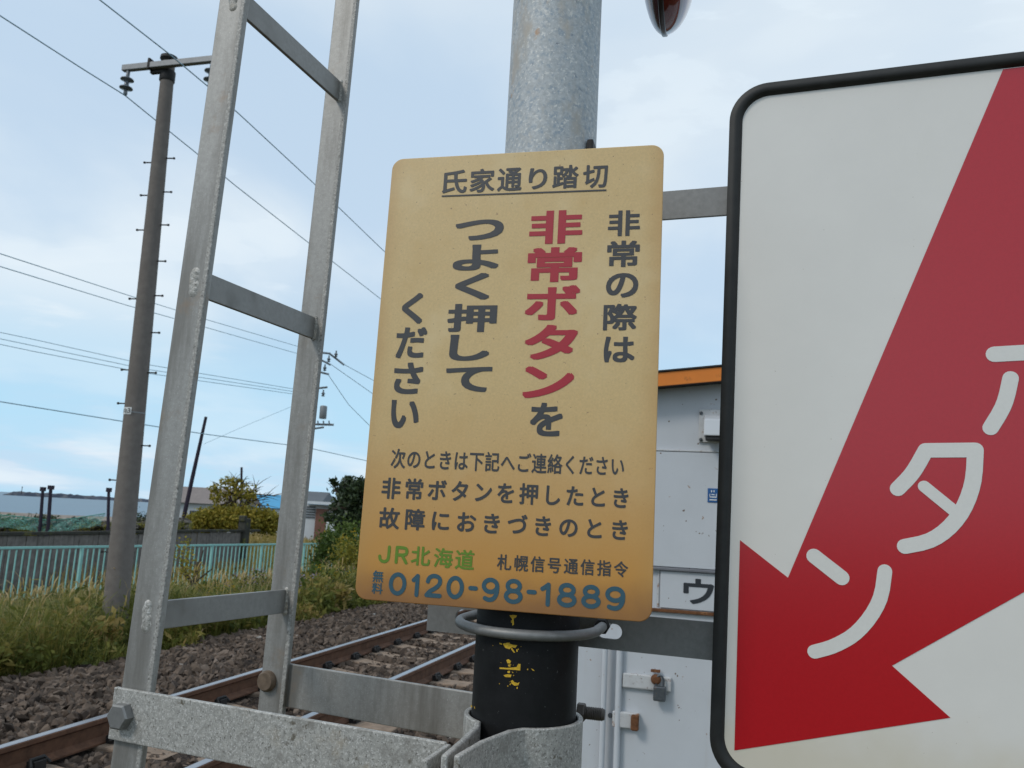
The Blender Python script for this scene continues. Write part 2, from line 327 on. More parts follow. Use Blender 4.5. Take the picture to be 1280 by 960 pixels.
# beach strip near the water
def shore(s, w):
    c = np.array([-.45, .893, 0]); d = np.array([.893, .45, 0]); return c * s + d * w
sv = np.linspace(112, 196, 22); wv = np.linspace(-260, 220, 60); a, b = np.meshgrid(sv, wv, indexing='ij')
P = a[..., None] * np.array([-.45, .893, 0]) + b[..., None] * np.array([.893, .45, 0])
pz = ground_z(P @ R3, P @ T3) + .25 + .35 * np.abs(np.sin(a * .5 + b * .37) * np.sin(b * .9)) + .25 * rng.random(a.shape); P[..., 2] = pz
idx = np.arange(a.size).reshape(a.shape)
g = np_mesh('beach', P.reshape(-1, 3), np.stack([idx[:-1, :-1], idx[1:, :-1], idx[1:, 1:], idx[:-1, 1:]], -1).reshape(-1, 4), M['sand'], smooth=True)
tag(g, None, None, kind='structure')
# sea
mw = mat('sea_water', (.075, .150, .21), .38, 0, .35, (.02, .12)); nn, ll = mw.node_tree.nodes, mw.node_tree.links
bmpn = nn.new('ShaderNodeBump'); bmpn.inputs['Strength'].default_value = .55; bmpn.inputs['Distance'].default_value = .35
nz_ = nn.new('ShaderNodeTexNoise'); nz_.inputs['Scale'].default_value = .55; nz_.inputs['Detail'].default_value = 6
tcn = nn.new('ShaderNodeTexCoord'); ll.new(tcn.outputs['Object'], nz_.inputs['Vector']); ll.new(nz_.outputs['Fac'], bmpn.inputs['Height']); ll.new(bmpn.outputs[0], nn['Principled BSDF'].inputs['Normal'])
bm = new(); c0 = shore(150, 0)
vs = [bm.verts.new(V(shore(s_, w_) + Z3 * -2.5)) for s_, w_ in ((140, -9000), (140, 9000), (14000, 9000), (14000, -9000))]; bm.faces.new(vs)
tag(obj('sea', bm, mw), None, None, kind='structure')

# ------------------------------------------------------------------ breakwater, far out in the water
bw = thing('breakwater', at_z(90, 621, -2.5) * np.array([1, 1, 0]) + Z3 * -2.5, 'long low dark rock breakwater lying across the sea under the horizon', 'breakwater')
bm = new(); prev = None
for i, x in enumerate(np.linspace(8, 260, 64)):
    c = at_y(x, 620, 980 + (x - 8) * .8); c[2] = -2.6
    hgt = 5.6 * min(1, .35 + (x - 8) * .06) * (1 - .0014 * (x - 8)) * (.85 + .3 * random.random())
    row = [bm.verts.new(V(c + np.array([0, dy, dz]))) for dy, dz in ((-9, 0), (-4, hgt * .75), (0, hgt), (4, hgt * .9), (12, 0))]
    if prev:
        for k in range(4): bm.faces.new((prev[k], row[k], row[k + 1], prev[k + 1]))
    prev = row
obj('rock_wall', bm, M['rock'], bw)
bm = new(); c = at_y(27, 615, 985); box(bm, (c[0], c[1], 4), (.5, .5, 9), ((1, 0, 0), (0, 1, 0), Z3)); box(bm, (c[0], c[1], 7.5), (1.6, .4, .3), ((1, 0, 0), (0, 1, 0), Z3))
obj('beacon_post', bm, M['stake'], bw)

# ------------------------------------------------------------------ railway track
RZ = .10; R1, R2 = -3.905, -2.765
track = thing('railway_track', rt((R1 + R2) / 2, 8, -.06), 'single railway line of rusty brown rails with polished heads on stained sleepers', 'railway track')
prof = [(-.061, 0), (.061, 0), (.061, .011), (.018, .026), (.009, .034), (.009, .108), (.026, .120), (.0325, .124), (.0325, .148), (.027, .153), (-.027, .153), (-.0325, .148), (-.0325, .124), (-.026, .120), (-.009, .108), (-.009, .034), (-.018, .026), (-.061, .011)]
for rr in (R1, R2):
    bm = new(); prism(bm, [rt(rr + a, -6, RZ - .153 + b) for a, b in prof], T3 * 130); ro = obj('rail', bm, M['rail'], track, 35)
    bm = new(); prism(bm, [rt(rr + a, -6, RZ + b) for a, b in ((-.027, .0006), (.027, .0006), (.022, .0028), (-.022, .0028))], T3 * 130); obj('running_surface', bm, M['rail_top'], ro)
bm = new(); c = rt((R1 + R2) / 2, 3.0, -.06)
pr = [(-1.0, .0), (-.45, .0), (-.18, -.028), (.18, -.028), (.45, .0), (1.0, .0), (1.0, -.16), (-1.0, -.16)]
prism(bm, [c + R3 * a + Z3 * b - T3 * .115 for a, b in pr], T3 * .23)
sl0 = obj('sleeper', bm, M['sleeper'], track, None, .012)
sl0.data.transform(Matrix.Translation(-V(c - np.array(wloc(track))))); sl0.location = V(c) - Vector(track.location)
clip_me = []
for sgn in (-1, 1):
    for rr in (-.57, .57):
        bm = new(); cc = R3 * (rr + sgn * .088) + Z3 * .024
        box(bm, cc, (.06, .085, .05)); tube(bm, [cc + T3 * -.07 + R3 * sgn * .03, cc + T3 * -.05 + Z3 * .035, cc + T3 * .05 + Z3 * .035, cc + T3 * .07 + R3 * sgn * .03], .011, 6)
        smart(bm); me = bpy.data.meshes.new('rail_clip'); bm.to_mesh(me); bm.free(); me.materials.append(M['clip']); clip_me.append(me)
for i in range(66):
    tt = 1.8 + .6 * i + .03 * ((i * 7) % 3 - 1)
    s = sl0 if i == 0 else sl0.copy()
    if i: COL.objects.link(s); s.parent = track
    s.location = V(rt((R1 + R2) / 2, tt, -.054)) - Vector(track.location)
    if 3 <= i < 24:
        for me in clip_me:
            k = bpy.data.objects.new('rail_clip', me); COL.objects.link(k); k.parent = s

# ballast stones
hulls = []
for k in range(14):
    bm = new(); q = rng.normal(size=(9, 3)); q /= np.linalg.norm(q, axis=1)[:, None]; q *= (.85 + .4 * rng.random((9, 1))) * np.array([1.1, .85, .7])
    for p in q: bm.verts.new(p)
    bmesh.ops.convex_hull(bm, input=bm.verts[:]); bmesh.ops.triangulate(bm, faces=bm.faces[:])
    loose = [v for v in bm.verts if not v.link_faces]; bmesh.ops.delete(bm, geom=loose, context='VERTS')
    bm.verts.index_update(); hulls.append((np.array([v.co[:] for v in bm.verts]), np.array([[v.index for v in f.verts] for f in bm.faces]))); bm.free()
def rocks(name, pos, size, tint, m, flat=1.0):
    VV, FF, TT = [], [], []; off = 0; n = len(pos); which = rng.integers(0, len(hulls), n)
    for k, (hv, hf) in enumerate(hulls):
        sel = np.where(which == k)[0]
        if not len(sel): continue
        q = rng.normal(size=(len(sel), 4)); q /= np.linalg.norm(q, axis=1)[:, None]; w, x, y, z = q.T
        Rm = np.stack([np.stack([1 - 2 * (y * y + z * z), 2 * (x * y - w * z), 2 * (x * z + w * y)], -1), np.stack([2 * (x * y + w * z), 1 - 2 * (x * x + z * z), 2 * (y * z - w * x)], -1), np.stack([2 * (x * z - w * y), 2 * (y * z + w * x), 1 - 2 * (x * x + y * y)], -1)], 1)
        vv = np.einsum('nij,vj->nvi', Rm, hv) * size[sel, None, None] * np.array([1, 1, flat]) + pos[sel, None, :]
        VV.append(vv.reshape(-1, 3)); FF.append((hf[None] + (np.arange(len(sel)) * len(hv))[:, None, None] + off).reshape(-1, 3)); TT.append(np.repeat(tint[sel], len(hv))); off += vv.shape[0] * vv.shape[1]
    return np_mesh(name, np.concatenate(VV), np.concatenate(FF), m, None, np.concatenate(TT))
def scatter(n, r0, r1, t0, t1): return rng.uniform(r0, r1, n), rng.uniform(t0, t1, n)
pr_, pt_ = [], []
for n, t0, t1 in ((16500, 2.6, 9.5), (15000, 9.5, 18), (10000, 18, 34)):
    x, y = scatter(n, -6.55, -1.5, t0, t1); pr_.append(x); pt_.append(y)
x, y = scatter(700, -7.1, -6.4, 3, 16); pr_.append(x); pt_.append(y)
pr_, pt_ = np.concatenate(pr_), np.concatenate(pt_)
edge = -6.45 + .22 * np.sin(pt_ * 1.7) + .15 * np.sin(pt_ * 4.3)
near = np.minimum(np.abs(pr_ - R1), np.abs(pr_ - R2)) < .085
ok = (pr_ > edge - .1 * rng.random(len(pr_))) & ~near; pr_, pt_ = pr_[ok], pt_[ok]
sz = rng.uniform(.024, .056, len(pr_)) * np.where(pt_ > 15, 1.25, 1)
zz = ground_z(pr_, pt_) + .006 + sz * rng.uniform(-.1, .75, len(pr_))
infour = (pr_ > R1 - .45) & (pr_ < R2 + .45); zz = np.where(infour, np.minimum(zz, np.where(np.abs(((pt_ - 1.8 + .3) % .6) - .3) < .16, -.105, -.070) - sz * .45 + .03 * rng.random(len(pr_))), zz)
st = rocks('ballast_stones', pr_[:, None] * R3 + pt_[:, None] * T3 + zz[:, None] * Z3, sz, np.clip(rng.beta(2.0, 2.6, len(pr_)) + (rng.random(len(pr_)) > .985) * .3, 0, 1), M['stone'])
tag(st, 'bed of angular brown crushed stones around the rails', 'ballast', kind='stuff')

# ------------------------------------------------------------------ grass and plants
def blades(pos, h, w, tint, lean=.35, head=None):
    n = len(pos); az = rng.uniform(0, 2 * pi, n); d = np.stack([np.cos(az), np.sin(az), np.zeros(n)], 1); sd = np.stack([-d[:, 1], d[:, 0], np.zeros(n)], 1)
    k = (lean * rng.random(n) * h)[:, None]; hh = h[:, None] * Z3
    a = pos; b = pos + hh * .5 + d * k * .25; c = pos + hh * .86 + d * k * .75; e = pos + hh * (1 - .12 * lean) + d * k * 1.5
    ww = w[:, None] * sd
    Vv = np.stack([a - ww * .8, a + ww * .8, b - ww, b + ww, c - ww * .6, c + ww * .6, e], 1).reshape(-1, 3)
    f = np.array([(0, 1, 3), (0, 3, 2), (2, 3, 5), (2, 5, 4), (4, 5, 6)]); F = (f[None] + (np.arange(n) * 7)[:, None, None]).reshape(-1, 3)
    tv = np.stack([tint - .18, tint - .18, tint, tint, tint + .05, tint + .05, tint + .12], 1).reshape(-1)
    return Vv, F, np.clip(tv, 0, 1)
def leaves(c, n, rad, size, shell=.5, tlo=0, thi=1, elong=1.6):
    """leaf quads spread through an ellipsoid, denser toward the surface, lighter tints on outer clumps"""
    q = rng.normal(size=(n, 3)); q /= np.linalg.norm(q, axis=1)[:, None]; k = rng.random(n) ** shell
    nb = 9; bl = rng.normal(size=(nb, 3)); bl /= np.linalg.norm(bl, axis=1)[:, None]; lump = np.max(q @ bl.T, 1); k = k * (.50 + .62 * lump)
    p = np.array(c) + q * k[:, None] * np.array(rad) + rng.normal(0, .16, (n, 3)) * np.array(rad)
    u = rng.normal(size=(n, 3)); u /= np.linalg.norm(u, axis=1)[:, None]; w = rng.normal(size=(n, 3)); w -= (w * u).sum(1)[:, None] * u; w /= np.linalg.norm(w, axis=1)[:, None]
    s = (size * rng.uniform(.6, 1.3, n))[:, None]
    Vv = np.stack([p - u * s * elong / 2, p + w * s * .42, p + u * s * elong / 2, p - w * s * .42], 1).reshape(-1, 3)
    F = (np.array([(0, 1, 2), (0, 2, 3)])[None] + (np.arange(n) * 4)[:, None, None]).reshape(-1, 3)
    t = np.clip(tlo + (thi - tlo) * rng.beta(2, 2, n), 0, 1); return Vv, F, np.repeat(t, 4)
def join(parts):
    VV, FF, TT = [], [], []; o = 0
    for v, f, t in parts: VV.append(v); FF.append(f + o); TT.append(t); o += len(v)
    return np.concatenate(VV), np.concatenate(FF), np.concatenate(TT)
FD = np.array([.379, .926, 0]); FP = np.array([-9.07, 18.28, 0])              # the green fence's line
FN = np.array([-.926, .379, 0])
def clump_field(n, r0, r1, t0, t1, keep):
    r_, t_ = scatter(n, r0, r1, t0, t1); p = r_[:, None] * R3 + t_[:, None] * T3; ok = keep(r_, t_, p); r_, t_, p = r_[ok], t_[ok], p[ok]
    p[:, 2] = ground_z(r_, t_); return p, r_, t_
def patch(r_, t_, k=1.0, o=0): return .5 + .25 * np.sin(r_ * 1.7 * k + t_ * .9 * k + o) + .25 * np.sin(r_ * .8 * k - t_ * 1.9 * k + 2 * o + 1)
parts = []
verge = lambda r_, t_, p: (r_ < -6.42 + .22 * np.sin(t_ * 1.7) + .15 * np.sin(t_ * 4.3)) & (((p - FP) @ FN) < .35)
for n, t0, t1, wd in ((34000, 2.8, 10, .0042), (34000, 9, 19, .006), (22000, 18, 34, .010)):
    p, r_, t_ = clump_field(n, -15.5, -6.2, t0, t1, verge); q = patch(r_, t_); q2 = patch(r_, t_, 2.3, 1.3); df = -((p - FP) @ FN)
    ramp = np.clip((-6.30 - r_) / .45, .35, 1)
    h = (.46 + .50 * q * rng.uniform(.5, 1.25, len(r_))) * ramp * rng.uniform(.45, 1.12, len(r_)) * np.clip(.14 + .125 * df, .14, 1)
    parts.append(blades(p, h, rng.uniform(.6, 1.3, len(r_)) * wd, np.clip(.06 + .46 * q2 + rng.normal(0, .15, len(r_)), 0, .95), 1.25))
    k = rng.random(len(r_)) < .85; pl = p[k] + Z3 * (h[k] * rng.uniform(.12, .92, k.sum()))[:, None] + rng.normal(0, .05, (k.sum(), 3)); v_, f_, t_2 = leaves((0, 0, 0), k.sum(), (1, 1, 1), wd * 9.5, .5, 0, 1, 2.6)
    v_ = v_.reshape(-1, 4, 3); v_ = v_ - v_.mean(1, keepdims=True) + pl[:, None, :]; parts.append((v_.reshape(-1, 3), f_, np.repeat(np.clip(.05 + .42 * q2[k] + rng.normal(0, .16, k.sum()), 0, .9), 4)))
p, r_, t_ = clump_field(1500, -14, -6.8, 4, 22, verge)                         # dry seeding stems
h = rng.uniform(.65, 1.02, len(r_)) * np.clip(.25 + .125 * -((p - FP) @ FN), .25, 1); tn = rng.uniform(.8, 1, len(r_)); parts.append(blades(p, h, np.full(len(r_), .0032), tn, .6))
az = rng.uniform(0, 2 * pi, len(r_)); tip = p + h[:, None] * Z3 * .93 + np.stack([np.cos(az), np.sin(az), 0 * az], 1) * .06
parts.append(blades(tip - Z3 * .03, rng.uniform(.09, .17, len(r_)), np.full(len(r_), .008), tn, 1.6))
ps_ = []
for _ in range(720):                                                          # broad leaved weeds, green, yellow and dried brown, mixed through the grass
    r_, t_ = random.uniform(-14, -6.35), random.uniform(3.2, 27); p = rt(r_, t_, 0); df = -((p - FP) @ FN)
    if df < -.2 or r_ > -6.42 + .22 * sin(t_ * 1.7) + .15 * sin(t_ * 4.3) + .25: continue
    p[2] = float(ground_z(r_, t_)); hh = random.uniform(.12, .62) * min(1, max(.3, .2 + .13 * df)); w_ = random.uniform(.10, .30)
    tl = random.choice((0, 0, 0, .05, .1, .3, .55)); lv_ = leaves(p + Z3 * hh * .62, int(60 + 260 * w_), (w_, w_, hh * .55), random.uniform(.035, .075) * (1 if t_ < 14 else 1.4), .6, tl, tl + .38, 1.9); ps_.append(lv_)
v, f, t = join(ps_); tag(np_mesh('verge_weeds', v, f, M['grass'], None, t), 'mixed broad leaved weeds scattered through the verge grass', 'weeds', kind='stuff')
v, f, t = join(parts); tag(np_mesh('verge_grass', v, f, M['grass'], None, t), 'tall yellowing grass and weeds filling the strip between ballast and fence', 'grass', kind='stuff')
parts = []
beyond = lambda r_, t_, p: ((p - FP) @ FN) > .5
for n, t0, t1, wd, hh in ((26000, 16, 40, .011, .55), (22000, 38, 76, .024, .6)):
    p, r_, t_ = clump_field(n, -48, -9, t0, t1, lambda r_, t_, p: beyond(r_, t_, p)); q = patch(r_, t_, .5)
    parts.append(blades(p, hh * rng.uniform(.5, 1.1, len(r_)) * (.5 + .7 * q), np.full(len(r_), wd), np.clip(.48 + .34 * q + rng.normal(0, .1, len(r_)), 0, 1), .6))
v, f, t = join(parts); tag(np_mesh('field_grass', v, f, M['grass'], None, t), 'orange and green autumn grass of the field beyond the turquoise fence', 'grass', kind='stuff')

def limbs(bm, base, top, targets, r0):
    base, top = np.array(base), np.array(top)
    tube(bm, [base, base * .55 + top * .45 + np.array([.03, .02, 0]), top], [r0, r0 * .8, r0 * .5], 8)
    for q in targets:
        q = np.array(q); s = base + (top - base) * random.uniform(.45, .95); mid = (s + q) / 2 + np.array([random.uniform(-.1, .1), random.uniform(-.1, .1), random.uniform(0, .15)]) * np.linalg.norm(q - s)
        tube(bm, [s, mid, q], [r0 * .42, r0 * .26, r0 * .06], 6)
        for _ in range(3):
            e = q + rng.normal(size=3) * np.array([1, 1, .5]) * np.linalg.norm(q - s) * .20; m_ = mid * .4 + q * .6; tube(bm, [m_, (m_ + e) / 2 + Z3 * .05, e], [r0 * .16, r0 * .1, r0 * .03], 5)

def plant(name, label, group, kind):
    t = thing(name, (0, 0, 0), label, 'plant', group); bm = new(); lv = []; fl = new()
    ns = 16 if kind == 'aster' else 13
    for i in range(ns):
        a = random.uniform(0, 2 * pi); h = random.uniform(.45, .95); ex = np.array([cos(a), sin(a), 0]) * random.uniform(.1, .36)
        b = ex * .3; tp = b + ex + Z3 * h; md = (b + tp) / 2 - ex * .1; tube(bm, [b, md, tp], [.005, .004, .002], 5)
        for j in range(16):
            k = random.uniform(.15, 1); p = b + (tp - b) * k; lv.append(leaves(p, 3, (.09, .09, .06), .055, .5, .1, .9, 2.4))
        if kind == 'aster':
            for j in range(9):
                c = tp + rng.normal(size=3) * np.array([.07, .07, .05]); nrm = V(rng.normal(size=3) + np.array([0, -1, 1.])).normalized()
                lathe(fl, [(.017, 0), (.019, .003), (.004, .008)], c, nrm, 7)
        else:
            for j in range(16):
                c = tp + np.array([random.uniform(-.06, .06), random.uniform(-.06, .06), random.uniform(-.16, .04)]); lathe(fl, [(.007, 0), (.010, .008), (.003, .015)], c, Z3, 5)
    obj('stem', bm, M['bark'], t); v, f, tt = join(lv); np_mesh('leaf', v, f, M['leaf_g'], t, tt)
    obj('flowers', fl, M['flower' if kind == 'aster' else 'gold'], t)['kind'] = 'stuff'; return t
pa = plant('aster_plant', None, 'flowering weeds on the verge', 'aster'); pg = plant('goldenrod_plant', None, 'flowering weeds on the verge', 'gold')
aster_spots = [((392, 742), 15.5, .72, 'lilac flowered weed clump just right of the ladder, nearest the rails'),
               ((424, 716), 18.5, .74, 'lilac flowered weed clump by the left edge of the tan sign'),
               ((300, 742), 17.2, .70, 'lilac flowered weed clump seen between the ladder rails below the fence'),
               ((334, 734), 18.0, .78, 'lilac flowered weed clump touching the right ladder rail above the lowest rung')]
gold_spots = [((388, 762), 16.0, .9, 'yellow flowered weed low beside the right ladder rail, at the ballast edge'),
              ((416, 752), 16.5, .8, 'small yellow flowered weed at the ballast edge near the tan sign'),
              ((262, 776), 14.0, .8, 'yellow flowered weed just below the lowest ladder rung'),
              ((440, 700), 24.0, 1.7, 'tall yellow flowered weed half hidden behind the left edge of the tan sign')]
for proto, spots in ((pa, aster_spots), (pg, gold_spots)):
    for i, ((px, py), Y, s, lab) in enumerate(spots):
        o = proto if i == 0 else copy_tree(proto)
        q = at_y(px, py, Y); q[2] = ground_z(q @ R3, q @ T3) + .02; o.location = V(q); o.scale = (s, s, s * 1.0); o.rotation_euler.z = i * 1.9; o['label'] = lab

# ------------------------------------------------------------------ turquoise fence
fz0, fz1 = -.70, .43
fence = thing('railing_fence', FP + Z3 * fz0, 'turquoise painted steel railing fence of thin upright bars beyond the grass', 'fence')
bay = 2.0
def fpt(s, z=0): return FP + FD * s + Z3 * z
n0, n1 = -6, 16
for i in range(n0, n1):
    bm = new(); box(bm, fpt((i + .5) * bay, fz1 - .02), (bay - .004, .045, .05), (FD, FN, Z3)); obj('top_rail', bm, M['teal'], fence, None, .006)
    bm = new(); box(bm, fpt(i * bay, (fz0 + fz1) / 2 - .04), (.06, .06, fz1 - fz0 - .02), (FD, FN, Z3)); obj('post', bm, M['teal'], fence, None, .006)
    bm = new()
    for k in range(1, 13): box(bm, fpt(i * bay + k * bay / 13, (fz0 + fz1) / 2 + .02), (.022, .022, fz1 - fz0 - .16), (FD, FN, Z3))
    box(bm, fpt((i + .5) * bay, fz0 + .10), (bay - .07, .03, .035), (FD, FN, Z3)); obj('bar_panel', bm, M['teal'], fence)

# ------------------------------------------------------------------ grey timber fence and its end post
A0, A1 = at_z(-60, 667, .55), at_z(303, 663, .55); A0[2] = A1[2] = 0; wd = (A1 - A0) / np.linalg.norm(A1 - A0); wn_ = np.array([-wd[1], wd[0], 0]); L = np.linalg.norm(A1 - A0)
tf = thing('board_fence', (A0 + A1) / 2 + Z3 * -.8, 'weathered grey timber board fence with dark capping behind the turquoise railing', 'fence')
bm = new(); s = 0
while s < L:
    w_ = random.uniform(.16, .24); box(bm, A0 + wd * (s + w_ / 2) + wn_ * random.uniform(-.012, .012) + Z3 * (-.18 + random.uniform(-.03, .03)), (w_ - .012, .025, 1.35), (wd, wn_, Z3)); s += w_
obj('boards', bm, M['wood'], tf)
bm = new(); s = 0
while s < L: box(bm, A0 + wd * (s + 1.2) + Z3 * (.54 + random.uniform(-.02, .02)), (2.38, .14, .08), (wd, wn_, Z3)); s += 2.4
obj('capping', bm, M['wood_dark'], tf, None, .01)
bm = new(); e = A1 + wd * .12; box(bm, e + Z3 * .02, (.42, .30, 1.95), (wd, wn_, Z3)); box(bm, e + Z3 * .98 - wd * .16, (.20, .26, .22), (wd, wn_, Z3)); obj('end_post', bm, M['wood_dark'], tf, None, .04)

# rubble, net and stakes towards the shore
bm = new(); prev = None
for x in np.linspace(-60, 240, 40):                                            # low earth bank behind the board fence
    yb = 654 + 2.5 * sin(x * .05) + random.uniform(-1, 1); row = []
    for Y, dz in ((33.0, -1.3), (33.6, -.45), (34.4, -.08), (35.5, 0), (37, -.05), (39, -.6), (41, -1.4)):
        p = at_y(x, yb, 35.5); q = np.array([p[0] * Y / 35.5, Y, p[2] + dz + random.uniform(-.05, .05)]); row.append(bm.verts.new(V(q)))
    if prev:
        for k in range(6): bm.faces.new((prev[k], row[k], row[k + 1], prev[k + 1]))
    prev = row
tag(obj('earth_bank', bm, M['earth'], None, 180), None, None, kind='structure')
pp = []
for _ in range(1500):
    x = random.uniform(-50, 236); Y = random.uniform(33.4, 37.5); p = at_y(x, 654 + 2.5 * sin(x * .05), 35.5); pp.append(np.array([p[0] * Y / 35.5, Y, p[2] + random.uniform(-.3, .08) * (1 if Y < 35.5 else .3)]))
pp = np.array(pp); tn = rng.random(len(pp)) * .9; tn[rng.random(len(pp)) > .985] = 1
tag(rocks('rubble_heap', pp, rng.uniform(.05, .19, len(pp)) * (1 + .5 * (rng.random(len(pp)) > .9)), tn, M['rubble'], .8), 'dumped stones and broken lumps lying behind the board fence', 'rubble', kind='stuff')
ps_ = []
for _ in range(150):
    x = random.uniform(-50, 236); Y = random.uniform(33.2, 36); p = at_y(x, 655 + 2.5 * sin(x * .05), 35.5); p = np.array([p[0] * Y / 35.5, Y, p[2] + random.uniform(-.25, .05)])
    ps_.append(leaves(p, 70, (.28, .25, .16), .05, .5, random.choice((0, .05, .2, .4)), .6, 2.0))
v, f, t = join(ps_); tag(np_mesh('bank_weeds', v, f, M['grass'], None, t), 'low weeds growing over the rubble behind the board fence', 'weeds', kind='stuff')
def shrub(name, label, px, py, Y, rad, n, size, m, tlo=0, thi=1, cat='shrub', group=None, up=0):
    p = at_y(px, py, Y); gz_ = float(ground_z(p @ R3, p @ T3)); t = thing(name, (p[0], p[1], gz_), label, cat, group or 'bushes and weed clumps')
    c = np.array([p[0], p[1], p[2]]); lv = [leaves(c + rng.normal(size=3) * np.array(rad) * .35, n // 5, np.array(rad) * random.uniform(.55, .85), size, .4, tlo, thi) for _ in range(5)]
    v, f, tt = join(lv); np_mesh('foliage', v, f, M[m], t, tt)
    bm = new(); b0 = np.array([p[0], p[1], gz_ - .05])
    for k in range(5): tube(bm, [b0 + rng.normal(size=3) * .05 * np.array([1, 1, 0]), (b0 + c) / 2 + rng.normal(size=3) * .1, c + rng.normal(size=3) * np.array(rad) * .5], [.05, .035, .01], 6)
    obj('stem', bm, M['bark'], t); return t
shrub('bush', 'low dark green bush below the two purple stakes, behind the board fence', 48, 655, 34.5, (.75, .6, .38), 900, .07, 'leaf_d', .2, 1)
shrub('bush', 'dark bush directly right of the concrete pole above the board fence', 172, 650, 38, (.6, .5, .5), 900, .07, 'leaf_d', .1, .9)
shrub('bush', 'ragged yellow green bush at the far left end of the board fence', 8, 657, 34, (1.1, .6, .36), 1100, .07, 'leaf_g', 0, .7)
ntp = [(-60, 641), (-20, 643), (10, 645), (40, 648), (60, 651), (90, 649), (115, 645), (134, 642)]
nets = thing('fishing_net', at_y(40, 648, 32.8) * np.array([1, 1, 0]) + Z3 * -.8, 'sagging green net strung between the stakes behind the board fence', 'net')
bm = new(); tops = [at_y(x, y, 32.8) for x, y in ntp]; dense = []
for a, b in zip(tops, tops[1:]):
    for k in range(8): dense.append(a + (b - a) * k / 8)
grid = [[bm.verts.new(V(p - Z3 * (.055 * r_ + .015 * sin(k * .9 + r_)) + np.array([.02 * sin(k * 1.7), -.03 * r_ + .04 * sin(k * .7 + r_ * .8), 0]))) for k, p in enumerate(dense)] for r_ in range(9)]
for a, b in zip(grid, grid[1:]):
    for k in range(len(dense) - 1): bm.faces.new((a[k], a[k + 1], b[k + 1], b[k]))
obj('mesh', bm, M['net'], nets); bm = new(); tube(bm, [p + Z3 * .02 for p in dense], .018, 5); obj('top_rope', bm, M['rope'], nets)
for x, y0, y1, w_, lab in ((53.5, 613, 655, .09, 'shorter left stake of the purple pair standing in the green net'), (63.5, 611, 655, .10, 'taller right stake of the purple pair standing in the green net'), (136, 614, 660, .09, 'single black stake just left of the concrete pole')):
    w_ *= .72; a_, b_ = at_y(x - (3 if x < 100 else 1), y1, 32.6), at_y(x, y0, 32.6); bm = new(); tube(bm, [np.array([a_[0], a_[1], a_[2] - .5]), a_, b_], [w_, w_, w_ * .9], 8); box(bm, b_ + Z3 * .05, (w_ * 2.6, w_ * 2.2, .16), ((1, 0, 0), (0, 1, 0), Z3))
    o = obj('stake', bm, M['stake'], None, 40); tag(o, lab, 'stake', 'stakes behind the board fence')

# ------------------------------------------------------------------ houses behind the trees
XY = ((1, 0, 0), (0, 1, 0), Z3)
def hbox(bm, x0, x1, y0, y1, Y, depth, gz_=None):
    """a block whose front face fills that patch at distance Y"""
    a, b = at_y(x0, (y0 + y1) / 2, Y), at_y(x1, (y0 + y1) / 2, Y); mx_ = (x0 + x1) / 2; top, bot = at_y(mx_, y0, Y)[2], (at_y(mx_, y1, Y)[2] if gz_ is None else gz_)
    box(bm, ((a[0] + b[0]) / 2, Y + depth / 2, (top + bot) / 2), (b[0] - a[0], depth, top - bot), XY); return a[0], b[0], top
def gable(bm, x0, x1, Y, depth, z0, z1, over=.4):
    poly = [(x0 - over, Y - over, z0), (x0 - over, Y + depth + over, z0), (x0 - over, Y + depth / 2, z1)]; prism(bm, poly, (x1 - x0 + 2 * over, 0, 0))
h1 = thing('grey_house', at_y(262, 668, 75) * np.array([1, 1, 0]) + Z3 * -1.4, 'low pale grey house with brown grey roof behind the leaning pole', 'house')
bm = new(); x0, x1, zt = hbox(bm, 190, 291, 629, 672, 75, 7, -1.6); obj('wall', bm, M['grey_wall'], h1)
bm = new(); gable(bm, x0, x1, 75, 7, zt + .02, zt + 1.5); obj('roof', bm, M['grey_roof'], h1)
wx = at_y(246, 645, 75); bm = new(); box(bm, (wx[0], 74.96, wx[2]), (1.3, .08, .9), XY); wo_ = obj('window', bm, M['window'], h1)
h2 = thing('blue_roofed_house', at_y(345, 660, 92) * np.array([1, 1, 0]) + Z3 * -1.8, 'long building with bright blue metal roof behind the yellow tree', 'house')
bm = new(); x0, x1, zt = hbox(bm, 306, 402, 636, 672, 92, 9, -2); obj('wall', bm, M['white_wall'], h2)
bm = new(); gable(bm, x0, x1, 92, 9, zt + .02, zt + 1.5); obj('roof', bm, M['blue_roof'], h2)
for wx_ in (330, 352, 376):
    w0 = at_y(wx_, 650, 92); bm = new(); box(bm, (w0[0], 91.96, w0[2]), (1.2, .08, 1.0), XY); obj('window', bm, M['window'], h2)
h3 = thing('white_house', at_y(402, 660, 66) * np.array([1, 1, 0]) + Z3 * -1.2, 'small white house with slate roof and red brown porch wall right of the ladder', 'house')
bm = new(); x0, x1, zt = hbox(bm, 366, 440, 631, 672, 66, 6, -1.4); obj('wall', bm, M['white_wall'], h3)
bm = new(); gable(bm, x0, at_y(396, 630, 66)[0], 66.3, 5.4, zt + .1, zt + 1.05, .3); obj('roof', bm, M['slate_roof'], h3)
bm = new(); e0, e1 = at_y(382, 628, 65.3), at_y(447, 628, 65.3); box(bm, ((e0[0] + e1[0]) / 2, 65.3, zt + .12), (e1[0] - e0[0], 1.6, .22), XY); obj('eave', bm, M['white_wall'], h3)
bm = new(); hbox(bm, 394, 409, 636, 662, 65.1, .5, -1.4); obj('porch_wall', bm, M['brown_wall'], h3)
bm = new(); w0 = at_y(388, 641, 66)
for k in range(5): box(bm, (w0[0], 65.97, w0[2] + .45 - k * .2), (.75, .05, .12), XY)
obj('louvre', bm, M['slate_roof'], h3)
